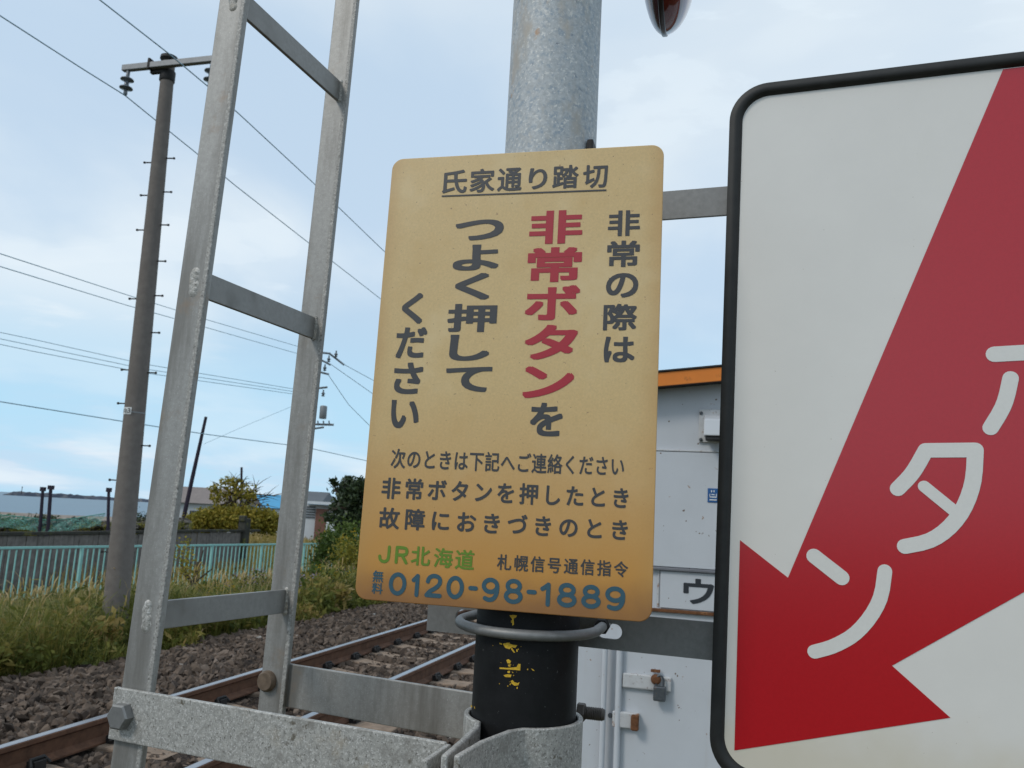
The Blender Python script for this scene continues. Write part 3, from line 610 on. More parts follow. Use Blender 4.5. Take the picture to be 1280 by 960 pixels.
bm = new(); hbox(bm, 407, 424, 653, 668, 60, 2, -1.3); tag(obj('white_shed', bm, M['white_wall'], None, None, .05), 'small white shed low under the dark green tree', 'shed')

# ------------------------------------------------------------------ trees
def tree(name, label, base_px, Y, crowns, m, size, r0, trunk_top, targets, tlo=0, thi=1):
    b = at_y(*base_px, Y); gz_ = float(ground_z(b @ R3, b @ T3)); t = thing(name, (b[0], b[1], gz_), label, 'tree')
    lv = []
    for (px, py, rx, ry, n) in crowns:
        c = at_y(px, py, Y); k = Y / FPX; lv.append(leaves(c + np.array([0, random.uniform(-.4, .4), 0]), n, (rx * k, max(rx, ry) * k * .9, ry * k), size, .45, tlo, thi))
    v, f, tt = join(lv); np_mesh('crown', v, f, M[m], t, tt)
    bm = new(); limbs(bm, (b[0], b[1], gz_ - .1), at_y(*trunk_top, Y), [at_y(x, y, Y) + np.array([0, random.uniform(-.5, .5), 0]) for x, y in targets], r0); obj('trunk', bm, M['bark'], t); return t
tree('round_tree', 'rounded yellow green tree with bare twigs on its right, before the blue roof', (292, 672), 45,
     [(262, 652, 25, 14, 2600), (284, 647, 28, 16, 3200), (310, 649, 28, 15, 2800), (330, 652, 18, 14, 1500), (250, 658, 16, 11, 1200), (277, 621, 15, 10, 240), (303, 614, 18, 12, 300), (289, 603, 15, 8, 190), (314, 620, 11, 8, 90), (270, 610, 9, 7, 70), (342, 655, 12, 13, 800)],
     'leaf_y', .13, .15, (294, 608), [(262, 612), (276, 598), (288, 592), (302, 596), (316, 604), (328, 610), (324, 600), (332, 620), (343, 616), (338, 624), (348, 621), (264, 640), (330, 636), (268, 604), (310, 598), (284, 606), (298, 600), (320, 612)], .2, 1)
tree('dark_tree', 'dark green leafy tree standing right of the ladder and touching the tan sign', (440, 690), 30,
     [(431, 612, 17, 12, 430), (447, 625, 22, 17, 900), (426, 632, 17, 13, 560), (416, 646, 12, 8, 200), (440, 650, 20, 15, 800), (455, 608, 14, 12, 380), (417, 603, 5, 5, 70), (436, 600, 7, 5, 120), (462, 650, 18, 20, 800), (424, 658, 11, 9, 340)],
     'leaf_d', .115, .12, (442, 622), [(418, 606), (432, 600), (448, 602), (458, 612), (414, 640), (424, 652), (462, 640)], .1, 1)
shrub('leafy_bush', 'fresh green bush under the dark tree by the left edge of the tan sign', 440, 668, 27.5, (.85, .7, .8), 1500, .09, 'leaf_g', .1, .9)
shrub('weed_bush', 'yellow green weedy bush at the right end of the railing beside the tan sign', 434, 716, 20, (.52, .5, .62), 2600, .05, 'leaf_y', .15, .8)
shrub('weed_bush', 'dull green weedy bush pressed against the railing right of the ladder', 402, 694, 22, (.40, .4, .55), 1300, .06, 'leaf_g', 0, .5)
shrub('weed_bush', 'broad leaved weedy bush beside the ladder at the ballast edge', 398, 733, 16.5, (.55, .45, .45), 1500, .055, 'leaf_g', .1, .8)
shrub('weed_bush', 'dry reddish weed clump in front of the railing right of the nearer ladder rail', 238, 712, 15.5, (.32, .3, .55), 420, .04, 'leaf_y', .3, .9)

# leaning pole and a thin post near the houses
bm = new(); tube(bm, [at_y(225, 668, 60), at_y(241, 595, 60), at_y(257.5, 521, 60)], [.16, .15, .11], 8); tag(obj('leaning_pole', bm, M['stake'], None, 50), 'bare dark pole leaning to the right behind the nearer ladder rail', 'pole')
bm = new(); tube(bm, [at_y(301, 660, 52), at_y(302, 584, 52)], [.09, .07], 8); tag(obj('thin_post', bm, M['stake'], None, 50), 'thin dark post rising just above the yellow green tree', 'post')

# ------------------------------------------------------------------ concrete line pole
PB, PT = np.array([-4.683, 10.5, -.6]), np.array([-4.915, 10.5, 7.42])
def pole_at(z): return PB + (PT - PB) * (z - PB[2]) / (PT[2] - PB[2])
def pole_r(z): return .157 + (.083 - .157) * (z - PB[2]) / (PT[2] - PB[2])
cp = thing('concrete_pole', PB, 'tall tapered brown grey concrete line pole with step bolts and a single crossarm', 'utility pole')
bm = new(); zs = np.linspace(PB[2] - .1, PT[2], 9); tube(bm, [pole_at(z) for z in zs], [pole_r(z) for z in zs], 28); obj('shaft', bm, M['conc'], cp, 60)
bm = new(); lathe(bm, [(.095, -.02), (.118, .01), (.112, .05), (.06, .075)], PT, Z3, 20); obj('cap', bm, M['clip'], cp, 40)
bm = new(); CA = pole_at(7.29) - T3 * .125; box(bm, CA + R3 * .13, (1.50, .07, .085)); obj('crossarm', bm, M['steel'], cp, None, .008)
bm = new(); lathe(bm, [(.096, -.09), (.101, -.08), (.101, .05), (.096, .06)], pole_at(7.20), Z3, 20); box(bm, CA + T3 * .05 - Z3 * .065 - R3 * .10, (.20, .05, .05)); box(bm, CA - R3 * .19 + Z3 * .02, (.03, .085, .15)); obj('crossarm_collar', bm, M['clip'], cp, 40)
INS = []
for s_ in (-.53, .78):
    top = CA + R3 * s_ - Z3 * .042; bm = new(); lathe(bm, [(q_ * .95, h_ * .82) for q_, h_ in [(.018, -.44), (.028, -.42), (.028, -.37), (.02, -.35), (.03, -.34), (.092, -.315), (.088, -.30), (.045, -.28), (.032, -.26), (.032, -.20), (.045, -.185), (.092, -.165), (.088, -.15), (.045, -.13), (.026, -.10), (.026, .0)]], top, Z3, 18)
    obj('insulator', bm, M['porc'], cp, 40); INS.append(top - Z3 * .36)
for (px, py, sgn) in ((194, 203, -1), (220, 199, 1), (190, 244, -1), (216, 241, 1), (210, 282, 1), (178, 287, -1), (202, 327, 1), (166, 373, -1), (196, 370, 1), (190, 416, 1), (158, 462, -1), (186, 466, 1), (152, 504, -1), (177, 557, 1), (142, 600, -1), (134, 690, -1)):
    z = at_y(px, py, 10.5)[2]; c = pole_at(z); r_ = pole_r(z); bm = new(); d = np.array([1., -.12, 0]); tube(bm, [c + d * sgn * r_ * .9, c + d * sgn * (r_ + .10)], .009, 6); tube(bm, [c + d * sgn * (r_ + .10), c + d * sgn * (r_ + .118)], .016, 8); obj('step_bolt', bm, M['clip'], cp)
bm = new(); z = at_y(168, 515, 10.5)[2]; c = pole_at(z); r_ = pole_r(z); rows = []
for k in range(9):
    a = radians(-92 + 10 * k); d = np.array([sin(a + .32), -cos(a + .32), 0]); rows.append([bm.verts.new(V(c + d * (r_ + .004) + Z3 * h)) for h in (-.045, .045)])
for a, b in zip(rows, rows[1:]): bm.faces.new((a[0], b[0], b[1], a[1]))
npl = obj('number_plate', bm, M['plate'], cp)
NPL = (npl, c, r_)
bm = new(); lathe(bm, [(r_ + .003, -.02), (r_ + .003, -.005), ], c - Z3 * .0, Z3, 24); obj('plate_strap', bm, M['steel'], cp)
# overhead wires
def wire(label, pts, rad, run=True, name='overhead_wire', n=14):
    P_ = []
    for a, b in zip(pts, pts[1:]):
        for k in range(n): u = k / n; P_.append(a + (b - a) * u)
    P_.append(pts[-1])
    if run:                                                                   # on to the next support, far down the line
        d = pts[-1] - pts[-2]; d = d / np.linalg.norm(d); d[2] = max(d[2], -.04); P_ += [pts[-1] + d * q for q in (8, 20, 40, 70)]
    bm = new(); tube(bm, P_, rad, 6); return tag(obj(name, bm, M['wire'], None, 180), label, 'wire', 'overhead wires')
def track_plane(p0, px): return [on_plane(x, y, p0, R3) for x, y in px]
ia, ib = INS
wire('wire hung from the left insulator of the concrete pole', track_plane(ia, [(-60, -20), (0, 19.5), (100, 84)]) + [ia] + track_plane(ia, [(200, 154.7), (245, 191), (293, 231), (380, 299), (475, 373), (560, 436), (640, 492)]), .0078)
wire('wire hung from the right insulator of the concrete pole, highest in the sky', track_plane(ib, [(60, -51), (125, 0), (211, 67)]) + [ib] + track_plane(ib, [(300, 143.5), (391, 228), (478, 312), (570, 395), (650, 462)]), .0078)
def pts(*l): return [at_y(x, y, Y) for x, y, Y in l]
wire('upper of the two thin wires meeting the far pole at its top crossarm', pts((-40, 304, 24), (0, 317, 26), (160, 369, 36), (260, 400, 43), (386, 437, 54.8)), .017, False)
wire('lower of the two thin wires meeting the far pole at its top crossarm', pts((-40, 325, 24), (0, 333, 26), (160, 382, 36), (260, 410, 43), (386, 446, 54.8)), .017, False)
wire('uppermost of the three faint cables running low to the far pole', pts((-40, 407, 40), (41, 424, 42), (180, 455, 46), (384, 489, 55)), .018, False)
wire('middle one of the three faint cables running low to the far pole', pts((-40, 415, 40), (41, 432, 42), (180, 461, 46), (384, 492, 55)), .018, False)
wire('lowest of the three faint cables running low to the far pole', pts((-40, 422, 40), (41, 439, 42), (180, 466, 46), (384, 495, 55)), .018, False)
wire('dark cable crossing low over the roofs from the left edge to the tan sign', pts((-60, 493, 34), (0, 502, 36), (146, 525.5, 40), (259, 543, 46), (382, 559, 54.8), (454, 575, 62), (520, 590, 70)), .026)
wire('far wire leaving the tip of the top crossarm toward the tan sign', pts((429, 455, 54), (475, 480, 60), (540, 514, 70)), .02)
wire('far wire leaving the second crossarm toward the tan sign', pts((413, 455, 54.5), (470, 495, 60), (540, 540, 70)), .02)
wire('slanting far wire dropping steeply behind the tan sign from the far pole', pts((410, 468, 54.5), (436, 506, 57), (462, 532, 60), (520, 590, 66)), .02)
wire('thin stay wire sloping down left from the far pole behind the yellow tree', pts((384, 500, 55), (300, 535, 52), (255, 555, 50)), .012, False)

fp0 = at_y(369, 650, 55); fg = float(ground_z(fp0 @ R3, fp0 @ T3))
up = thing('transformer_pole', (fp0[0], fp0[1], fg), 'distant utility pole with crossarms and a transformer, mostly hidden by the farther ladder rail', 'utility pole')
bm = new(); ptop = at_y(388, 434, 55); tube(bm, [(fp0[0], fp0[1], fg - .1), ptop], [.19, .13], 14); obj('shaft', bm, M['conc'], up, 60)
for (a, b) in (((384, 439), (413, 442)), ((412, 442), (430, 456)), ((386, 442), (413, 456)), ((384, 461), (411, 468)), ((383, 487), (409, 484))):
    bm = new(); tube(bm, [at_y(*a, 54.8), at_y(*b, 54.6)], .075, 6); obj('crossarm', bm, M['porc'], up)
for (x, y) in ((420, 443), (411, 449), (406, 460), (404, 492)):
    bm = new(); lathe(bm, [(.05, -.2), (.13, -.15), (.06, -.1), (.13, 0), (.05, .12), (.05, .25)], at_y(x, y, 54.6), Z3, 10); obj('insulator', bm, M['porc'], up)
bm = new(); c = at_y(404, 515.5, 54.5); lathe(bm, [(.05, -.42), (.22, -.42), (.24, -.38), (.24, .36), (.22, .42), (.08, .46)], c, Z3, 16); obj('transformer', bm, M['steel'], up, 40)
bm = new(); a, b = at_y(381, 530, 54.8), at_y(417, 531, 54.5); tube(bm, [a, b], .08, 6); tube(bm, [at_y(391, 536, 54.5), at_y(405, 534, 54.5)], .07, 6)
for x in (398, 405, 412): tube(bm, [at_y(x, 532, 54.5), at_y(x - 1, 526, 54.5)], .05, 5)
obj('platform', bm, M['porc'], up)

# ------------------------------------------------------------------ equipment hut
HT = 2.90
def hp(x, y, d=0): return on_plane(x, y, T3 * (HT - d) + Z3 * EYE, T3)
def hrz(x, y): p = hp(x, y); return p @ R3, p[2]
hr0, hr1 = -.66, 1.75
hut = thing('equipment_hut', rt(.5, HT + .8, 0), 'white painted railway equipment hut with orange fascia, rust spots and a padlocked door', 'hut')
_, zf0 = hrz(825, 497); z_roof = lambda r_: 2.075 + (r_ + .24) * .085
bm = new(); prism(bm, [rt(hr0, HT, -.05), rt(hr1, HT, -.05), rt(hr1, HT, z_roof(hr1) - .075), rt(hr0, HT, z_roof(hr0) - .075)], T3 * 1.6); obj('wall', bm, M['hut'], hut)
zt_, zb_ = hrz(824.8, 470.5)[1], hrz(824.8, 488)[1]; zt_r, zb_r = hrz(902, 463.5)[1], hrz(902, 482)[1]; ra, rb = hrz(824.8, 470)[0], hrz(902, 463)[0]
sl_ = (zt_r - zt_) / (rb - ra); zl = lambda r_, z: z + (r_ - ra) * sl_
e0, e1 = hr0 - .12, hr1 + .12; fd = .09
bm = new(); prism(bm, [rt(e0, HT - fd, zl(e0, zb_)), rt(e1, HT - fd, zl(e1, zb_)), rt(e1, HT - fd, zl(e1, zt_) - .004), rt(e0, HT - fd, zl(e0, zt_) - .004)], T3 * .012); obj('fascia', bm, M['orange'], hut)
bm = new(); prism(bm, [rt(e0 - .01, HT - fd - .006, zl(e0, zt_) - .002), rt(e1, HT - fd - .006, zl(e1, zt_) - .002), rt(e1, HT - fd - .006, zl(e1, zt_) + .003), rt(e0 - .01, HT - fd - .006, zl(e0, zt_) + .003)], T3 * 1.85)
obj('roof', bm, M['dark'], hut)
bm = new(); prism(bm, [rt(e0, HT - fd + .014, zl(e0, zb_) + .004), rt(e1, HT - fd + .014, zl(e1, zb_) + .004), rt(e1, HT - fd + .014, zl(e1, zb_) + .03), rt(e0, HT - fd + .014, zl(e0, zb_) + .03)], T3 * 1.7); obj('soffit', bm, M['dark'], hut)  # near-black underside; the eave's shadow is put into its colour
# upper wall sheet above the seam, middle sheet, ledge
def sheet(r0, r1, z0, z1, d, th, m, name, parent=hut, bev=.002):
    bm = new(); box(bm, rt((r0 + r1) / 2, HT - d - th / 2, (z0 + z1) / 2), (r1 - r0, th, z1 - z0)); return obj(name, bm, m, parent, None, bev)
zs1 = hrz(860, 564)[1]; zs2 = hrz(860, 711.5)[1]; zs3 = hrz(860, 765)[1]; rl = hrz(825.5, 735)[0]
sheet(hr0 + .004, hr1 - .004, zs2 + .004, zs1 - .004, .001, .010, M['hut'], 'wall_panel')
sheet(hr0 + .002, hr1 - .002, zs1 - .003, zs1 + .003, .001, .0125, M['hut_rust'], 'seam_strip')
sheet(rl, hr1 - .01, zs3 + .008, zs2 - .010, .001, .006, M['hut'], 'name_panel')
sheet(hr0, hr1, zs2 - .008, zs2 + .002, .001, .017, M['lamp_grey'], 'ledge_strip')
sheet(rl - .010, rl - .004, zs3 + .01, zs2 - .012, .001, .003, M['hut_rust'], 'panel_edge')
sheet(hr0, hr1, zs3 - .006, zs3 + .005, .001, .012, M['rust'], 'rust_strip')
# vent hood
v0, v1 = hrz(873.5, 553), hrz(935, 513)
vent = sheet(v0[0], v1[0], v0[1], v1[1], .001, .008, M['hut_rust'], 'vent_hood')
bm = new(); h0, h1_ = hrz(880.5, 549), hrz(929, 520); cc = rt((h0[0] + h1_[0]) / 2, HT, 0)
prism(bm, [rt(h0[0], HT - .0092, h1_[1]), rt(h0[0], HT - .07, h1_[1] - .022), rt(h0[0], HT - .085, h0[1] + .004), rt(h0[0], HT - .0092, h0[1] + .004)], R3 * (h1_[0] - h0[0])); obj('cover', bm, M['hut'], vent, None, .004)
bm = new(); box(bm, rt((h0[0] + h1_[0]) / 2, HT - .048, h0[1] - .003), (h1_[0] - h0[0] - .01, .06, .008)); obj('hood_shade', bm, M['dark'], vent)  # dark sheet standing in for the shade under the hood
for x, y in ((876.5, 516.5), (876, 549.5)):
    bm = new(); p = hp(x, y, .0092); lathe(bm, [(.006, 0), (.006, .003), (.003, .005)], p, -T3, 10); obj('screw', bm, M['lock'], vent)
# blue plate with white marks
b0, b1 = hrz(884.5, 628), hrz(912, 611.5); bp = sheet(b0[0], b1[0], b0[1], b1[1], .0115, .002, M['blue'], 'blue_plate')
bm = new()
for (x0, y0, x1, y1) in ((889, 613, 890.2, 615.5), (892, 613, 893.2, 615.5), (887, 617.5, 888, 622), (887, 621, 896, 622), (895, 617.5, 896, 622), (889.5, 618, 893.5, 619), (887, 624.5, 896, 625.5)):
    p, q = hrz(x0, y1), hrz(x1, y0); box(bm, rt((p[0] + q[0]) / 2, HT - .0142, (p[1] + q[1]) / 2), (q[0] - p[0], .0006, q[1] - p[1]))
obj('lettering', bm, M['plate'], bp)
# door: leaf, upright rods, bolt bars
zd1 = hrz(780, 806)[1]; dr = hrz(771, 860)[0]
door = sheet(dr, hr1 - .25, .08, zd1, .001, .022, M['hut'], 'door')
sheet(hrz(716, 850)[0] - .12, hrz(752.5, 850)[0], .05, zd1, .001, .012, M['hut'], 'side_panel')
for x, y, rad in ((757, 850, .0095), (775.2, 850, .0105)):
    p = hrz(x, y); bm = new(); tube(bm, [rt(p[0], HT - .036, .1), rt(p[0], HT - .036, zd1 + .02)], rad, 12); obj('upright_rod', bm, M['hut'], door, 60)
p0_, p1_ = hrz(779.5, 857.5), hrz(840, 847)
hasp = sheet(p0_[0], p1_[0], p0_[1] + .002, p1_[1] + .006, .024, .014, M['hut_rust'], 'hasp', door, .004)
bm = new(); p = hp(820, 849, .038); lathe(bm, [(.014, 0), (.017, .004), (.016, .012), (.009, .017)], p, -T3, 14); box(bm, p + Z3 * .026 - R3 * .002, (.03, .012, .008)); obj('staple', bm, M['rust'], hasp)
p0_, p1_ = hrz(767, 905), hrz(800.5, 889)
bk = sheet(p0_[0], p1_[0], p0_[1], p1_[1], .024, .018, M['hut_rust'], 'bolt_bracket', door, .004)
bm = new(); q = rt(p1_[0] - .012, HT - .052, (p0_[1] + p1_[1]) / 2 - .002); box(bm, q, (.026, .016, .05)); obj('rusty_end', bm, M['rust'], bk, None, .006)
bm = new(); lathe(bm, [(.008, 0), (.008, .006), (.005, .009)], hp(763, 894, .014), -T3, 12); obj('screw', bm, M['lock'], door)
# padlock hanging from the hasp
pk = hp(824.5, 867, .05); pl = thing('padlock', pk - Z3 * .03, 'small dark grey padlock hanging from the rusty hasp of the hut door', 'padlock')
bm = new(); box(bm, pk, (.040, .020, .046)); obj('body', bm, M['lock'], pl, None, .004)
bm = new(); arc = [pk + R3 * (-.012 * cos(a)) + Z3 * (.040 + .016 * sin(a)) for a in np.linspace(0, pi, 9)]; tube(bm, [pk + R3 * -.012 + Z3 * .02] + arc + [pk + R3 * .012 + Z3 * .02], .0036, 8); obj('shackle', bm, M['lock'], pl, 60)

# ------------------------------------------------------------------ mast
MC = np.array([-.222, .955])                        # mast axis in (r, t)
def mp_(a, b, z): return rt(MC[0] + a, MC[1] + b, z)
mast = thing('signal_mast', mp_(0, 0, 0), 'galvanised steel crossing mast with a black sleeve, standing behind the tan sign', 'mast')
RP = .0570
zsl = 1.66
bm = new(); tube(bm, [mp_(0, 0, z) for z in (zsl, 1.9, 2.2, 2.6, 3.4)], RP, 64); obj('post', bm, M['post'], mast, 60)
bm = new(); tube(bm, [mp_(0, 0, z) for z in (1.232, 1.4, zsl)], RP + .0018, 64); sleeve = obj('black_sleeve', bm, M['black'], mast, 60)
bm = new(); tube(bm, [mp_(0, 0, z) for z in (-.05, .6, 1.232)], RP, 64); obj('yellow_band', bm, M['yellow'], mast, 60)
# flecks left of old yellow lettering on the sleeve
def cyl_hit(x, y, rad):
    d = ray(x, y); c = rt(MC[0], MC[1], 0)[:2]; o = CAM[:2] - c; dd = d[:2]; A = dd @ dd; B = 2 * o @ dd; Cc = o @ o - rad * rad; k = (-B - math.sqrt(max(0, B * B - 4 * A * Cc))) / (2 * A); return CAM + d * k
def fleck(bm, px, rad=RP + .0022):
    bm.faces.new([bm.verts.new(V(cyl_hit(x, y, rad))) for x, y in px])
bm = new()
K = lambda X, Y: (480 + X / 3.0476, 720 + Y / 3.0476)
for poly in ([(440, 348), (470, 350), (505, 347), (512, 334), (520, 336), (519, 360), (500, 358), (470, 356), (441, 354)],
             [(452, 258), (470, 254), (490, 262), (508, 264), (500, 274), (486, 271), (478, 279), (462, 274)], [(486, 272), (492, 280), (500, 292), (494, 292), (484, 279)],
             [(466, 320), (474, 317), (484, 324), (480, 334), (470, 332)], [(474, 338), (480, 336), (482, 345), (475, 345)], [(455, 378), (470, 374), (486, 376), (482, 386), (462, 385)], [(470, 362), (480, 361), (479, 370), (471, 369)],
             [(482, 400), (490, 396), (496, 404), (508, 408), (516, 405), (512, 416), (498, 418), (486, 410)], [(330, 492), (346, 498), (347, 506), (331, 500)], [(505, 424), (509, 421), (509, 430), (505, 430)],
             [(478, 150), (490, 148), (507, 150), (503, 158), (494, 162), (495, 185), (489, 190), (488, 164)], [(484, 170), (487, 168), (487, 178), (484, 178)], [(560, 352), (568, 355), (574, 362), (566, 360)], [(545, 354), (549, 353), (549, 358), (545, 358)], [(440, 254), (450, 257), (450, 262), (440, 259)], [(504, 280), (508, 279), (509, 288), (505, 289)]):
    fleck(bm, [K(*q) for q in poly])
for _ in range(24):
    X, Y = random.gauss(478, 20), random.choice((265, 330, 352, 378, 410)) + random.gauss(0, 12); s = random.uniform(1.0, 3.0); a0 = random.uniform(0, 6)
    fleck(bm, [K(X + s * cos(a0 + k * 1.4) * random.uniform(.5, 1.3), Y + s * sin(a0 + k * 1.4) * random.uniform(.5, 1.3)) for k in range(4)])
obj('paint_flecks', bm, mat('bright_yellow_fleck', (.62, .38, .025), .6, 0, .4, (300, .3)), sleeve)['kind'] = 'stuff'
# clamp: two half shells with flared ears toward the viewer, and ears behind
CZ = 1.284; CH = .066; RS = RP + .006
def strip(path, th, z0, z1, name, m, parent, bev=.0015):
    """a bent plate: path in (r,t) offsets from the mast axis, thickened sideways"""
    path = [np.array(p, float) for p in path]; nrm = []
    for i in range(len(path)):
        d = path[min(i + 1, len(path) - 1)] - path[max(i - 1, 0)]; d /= np.linalg.norm(d); nrm.append(np.array([-d[1], d[0]]))
    a = [p + n_ * th / 2 for p, n_ in zip(path, nrm)]; b = [p - n_ * th / 2 for p, n_ in zip(path, nrm)]
    bm = new(); va = [[bm.verts.new(V(mp_(q[0], q[1], z))) for z in (z0, z1)] for q in a]; vb = [[bm.verts.new(V(mp_(q[0], q[1], z))) for z in (z0, z1)] for q in b]; n = len(path)
    for i in range(n - 1):
        bm.faces.new((va[i][0], va[i + 1][0], va[i + 1][1], va[i][1])); bm.faces.new((vb[i][0], vb[i][1], vb[i + 1][1], vb[i + 1][0]))
        bm.faces.new((va[i][1], va[i + 1][1], vb[i + 1][1], vb[i][1])); bm.faces.new((va[i][0], vb[i][0], vb[i + 1][0], va[i + 1][0]))
    for i in (0, n - 1): bm.faces.new((va[i][0], va[i][1], vb[i][1], vb[i][0]))
    return obj(name, bm, m, parent, 35, bev)
def circ(a0, a1, n, rad): return [(rad * sin(a), -rad * cos(a)) for a in np.linspace(radians(a0), radians(a1), n)]     # 0 = toward the viewer, + = right
front = [(-.0165, -.190), (-.010, -.130), (.004, -.078)] + circ(14, 165, 22, RS + .001) + [(.017, .085), (.015, .125)]
back = [(-.0285, -.190), (-.0300, -.130), (-.0325, -.075)] + circ(-36, -165, 22, RS + .001) + [(-.005, .085), (-.003, .125)]
cl1 = strip(front, .006, CZ - CH, CZ, 'clamp_shell', M['galv_rough'], mast); cl2 = strip(back, .006, CZ - CH, CZ - .001, 'clamp_shell', M['galv_rough'], mast)
bm = new(); hexbolt(bm, mp_(-.010, -.150, CZ - .037), R3, .0125, .012); tube(bm, [mp_(.0, -.150, CZ - .037), mp_(.016, -.150, CZ - .037)], .0068, 16); obj('bolt', bm, M['galv'], cl1, 40)
bm = new(); c = mp_(.022, .082, CZ + .003); c2 = on_plane(724, 890, mp_(0, .095, 0), T3)
hexbolt(bm, c2 - R3 * .004, R3, .0115, .011, False); pr2 = []
for k in range(11): pr2 += [(.0078, .010 + k * .0022), (.0068, .0111 + k * .0022)]
lathe(bm, pr2 + [(.006, .0352)], c2 - R3 * .004, R3, 16); obj('bolt', bm, mat('weathered_bolt', (.10, .085, .075), .6, .4, .4, (90, .3)), cl1, 40)
# U-bolt round the sleeve, its legs through the lower bracket
UBZ = 1.381
arcp = [mp_(-.078, .11, UBZ), mp_(-.080, .03, UBZ)] + [mp_(.080 * sin(a), -.0685 * cos(a) + .004, UBZ - .003 * cos(a)) for a in np.linspace(radians(-92), radians(92), 26)] + [mp_(.080, .03, UBZ), mp_(.078, .11, UBZ)]
bm = new(); tube(bm, arcp, .0057, 14); ub = obj('u_bolt', bm, M['galv_dark'], mast, 60)
for sx in (.0785, -.0785):
    bm = new(); hexbolt(bm, mp_(sx, .052 if sx > 0 else .082, UBZ), -T3 if sx > 0 else T3, .0095, .010, False); obj('nut', bm, M['clip'], ub, 40)
# band behind the tan sign with its ear and screw peeping out
bm = new(); lathe(bm, [(RP + .0008, -.012), (RP + .0022, -.0115), (RP + .0022, .0115), (RP + .0008, .012)], mp_(0, 0, 1.895), Z3, 48); band = obj('sign_band', bm, M['galv_dark'], mast, 40)
bm = new(); q = on_plane(740, 186, mp_(0, -.02, 0), T3); box(bm, q - R3 * .001, (.008, .022, .016)); obj('band_ear', bm, M['clip'], band, None, .002)

# ------------------------------------------------------------------ glyphs
_gl = {}
def prepare(pairs):
    tmp = []
    for ch, off in pairs:
        if (ch, off) in _gl: continue
        d = bpy.data.curves.new('glyph', 'FONT'); d.body = ch; d.size = 1; d.resolution_u = 5; d.fill_mode = 'FRONT'
        o = bpy.data.objects.new('glyph', d); COL.objects.link(o); tmp.append((ch, off, o, d)); _gl[(ch, off)] = None
    bpy.context.view_layer.update(); dg = bpy.context.evaluated_depsgraph_get()
    for ch, off, o, d in tmp:
        me = bpy.data.meshes.new_from_object(o.evaluated_get(dg)); v = np.array([q.co[:2] for q in me.vertices]); f = [tuple(p.vertices) for p in me.polygons]; _gl[(ch, off)] = (v, f); bpy.data.meshes.remove(me)
    for ch, off, o, d in tmp: bpy.data.objects.remove(o); bpy.data.curves.remove(d)
def put(bm, ch, off, frame, c, w, h, em=False, sq=False):
    """place a glyph so that its box (or its em cell) has centre c and size w x h in the frame's plane"""
    v, f = _gl[(ch, off)]; o, ax, ay = frame; nn_ = np.cross(ax, ay); nn_ = nn_ if nn_[1] < 0 else -nn_
    if not em: lo, hi = v.min(0) - off, v.max(0) + off
    NK = 10                                           # a heavier pen: the ink laid again round a small ring, each pass a hair higher
    for k in range(NK + 1):
        sh = off * np.array([cos(2 * pi * k / NK), sin(2 * pi * k / NK)]) if k < NK else np.zeros(2)
        if sq and k < NK: sh = off * .92 * np.array([(-1, -1), (1, -1), (1, 1), (-1, 1), (0, 1), (0, -1), (1, 0), (-1, 0), (.5, -1), (-.5, 1)][k])
        vv = v + sh
        q = (vv - np.array([.534, .383])) / 1.067 if em else (vv - (lo + hi) / 2) / np.maximum(hi - lo, 1e-6)
        P_ = [bm.verts.new(V(o + ax * (c[0] + a * w) + ay * (c[1] + b * h) + nn_ * k * .000008)) for a, b in q]
        for t_ in f:
            try: bm.faces.new([P_[i] for i in t_])
            except ValueError: pass
class Face:
    """a flat sign face; turns positions read off the photograph into positions on the sign"""
    def __init__(s, o, ax, ay): s.o, s.ax, s.ay, s.n = np.array(o), np.array(ax), np.array(ay), np.cross(ax, ay)
    def uv(s, x, y): p = on_plane(x, y, s.o, s.n) - s.o; return np.array([p @ s.ax, p @ s.ay])
    def at(s, u, v, d=0): return s.o + s.ax * u + s.ay * v - s.n * (-d)
    def frame(s, d): return (s.o + s.n * d, s.ax, s.ay)
    def boxuv(s, x0, y0, x1, y1):
        cx_, cy_ = (x0 + x1) / 2, (y0 + y1) / 2; w = np.linalg.norm(s.uv(x1, cy_) - s.uv(x0, cy_)); h = np.linalg.norm(s.uv(cx_, y1) - s.uv(cx_, y0)); return s.uv(cx_, cy_), w, h
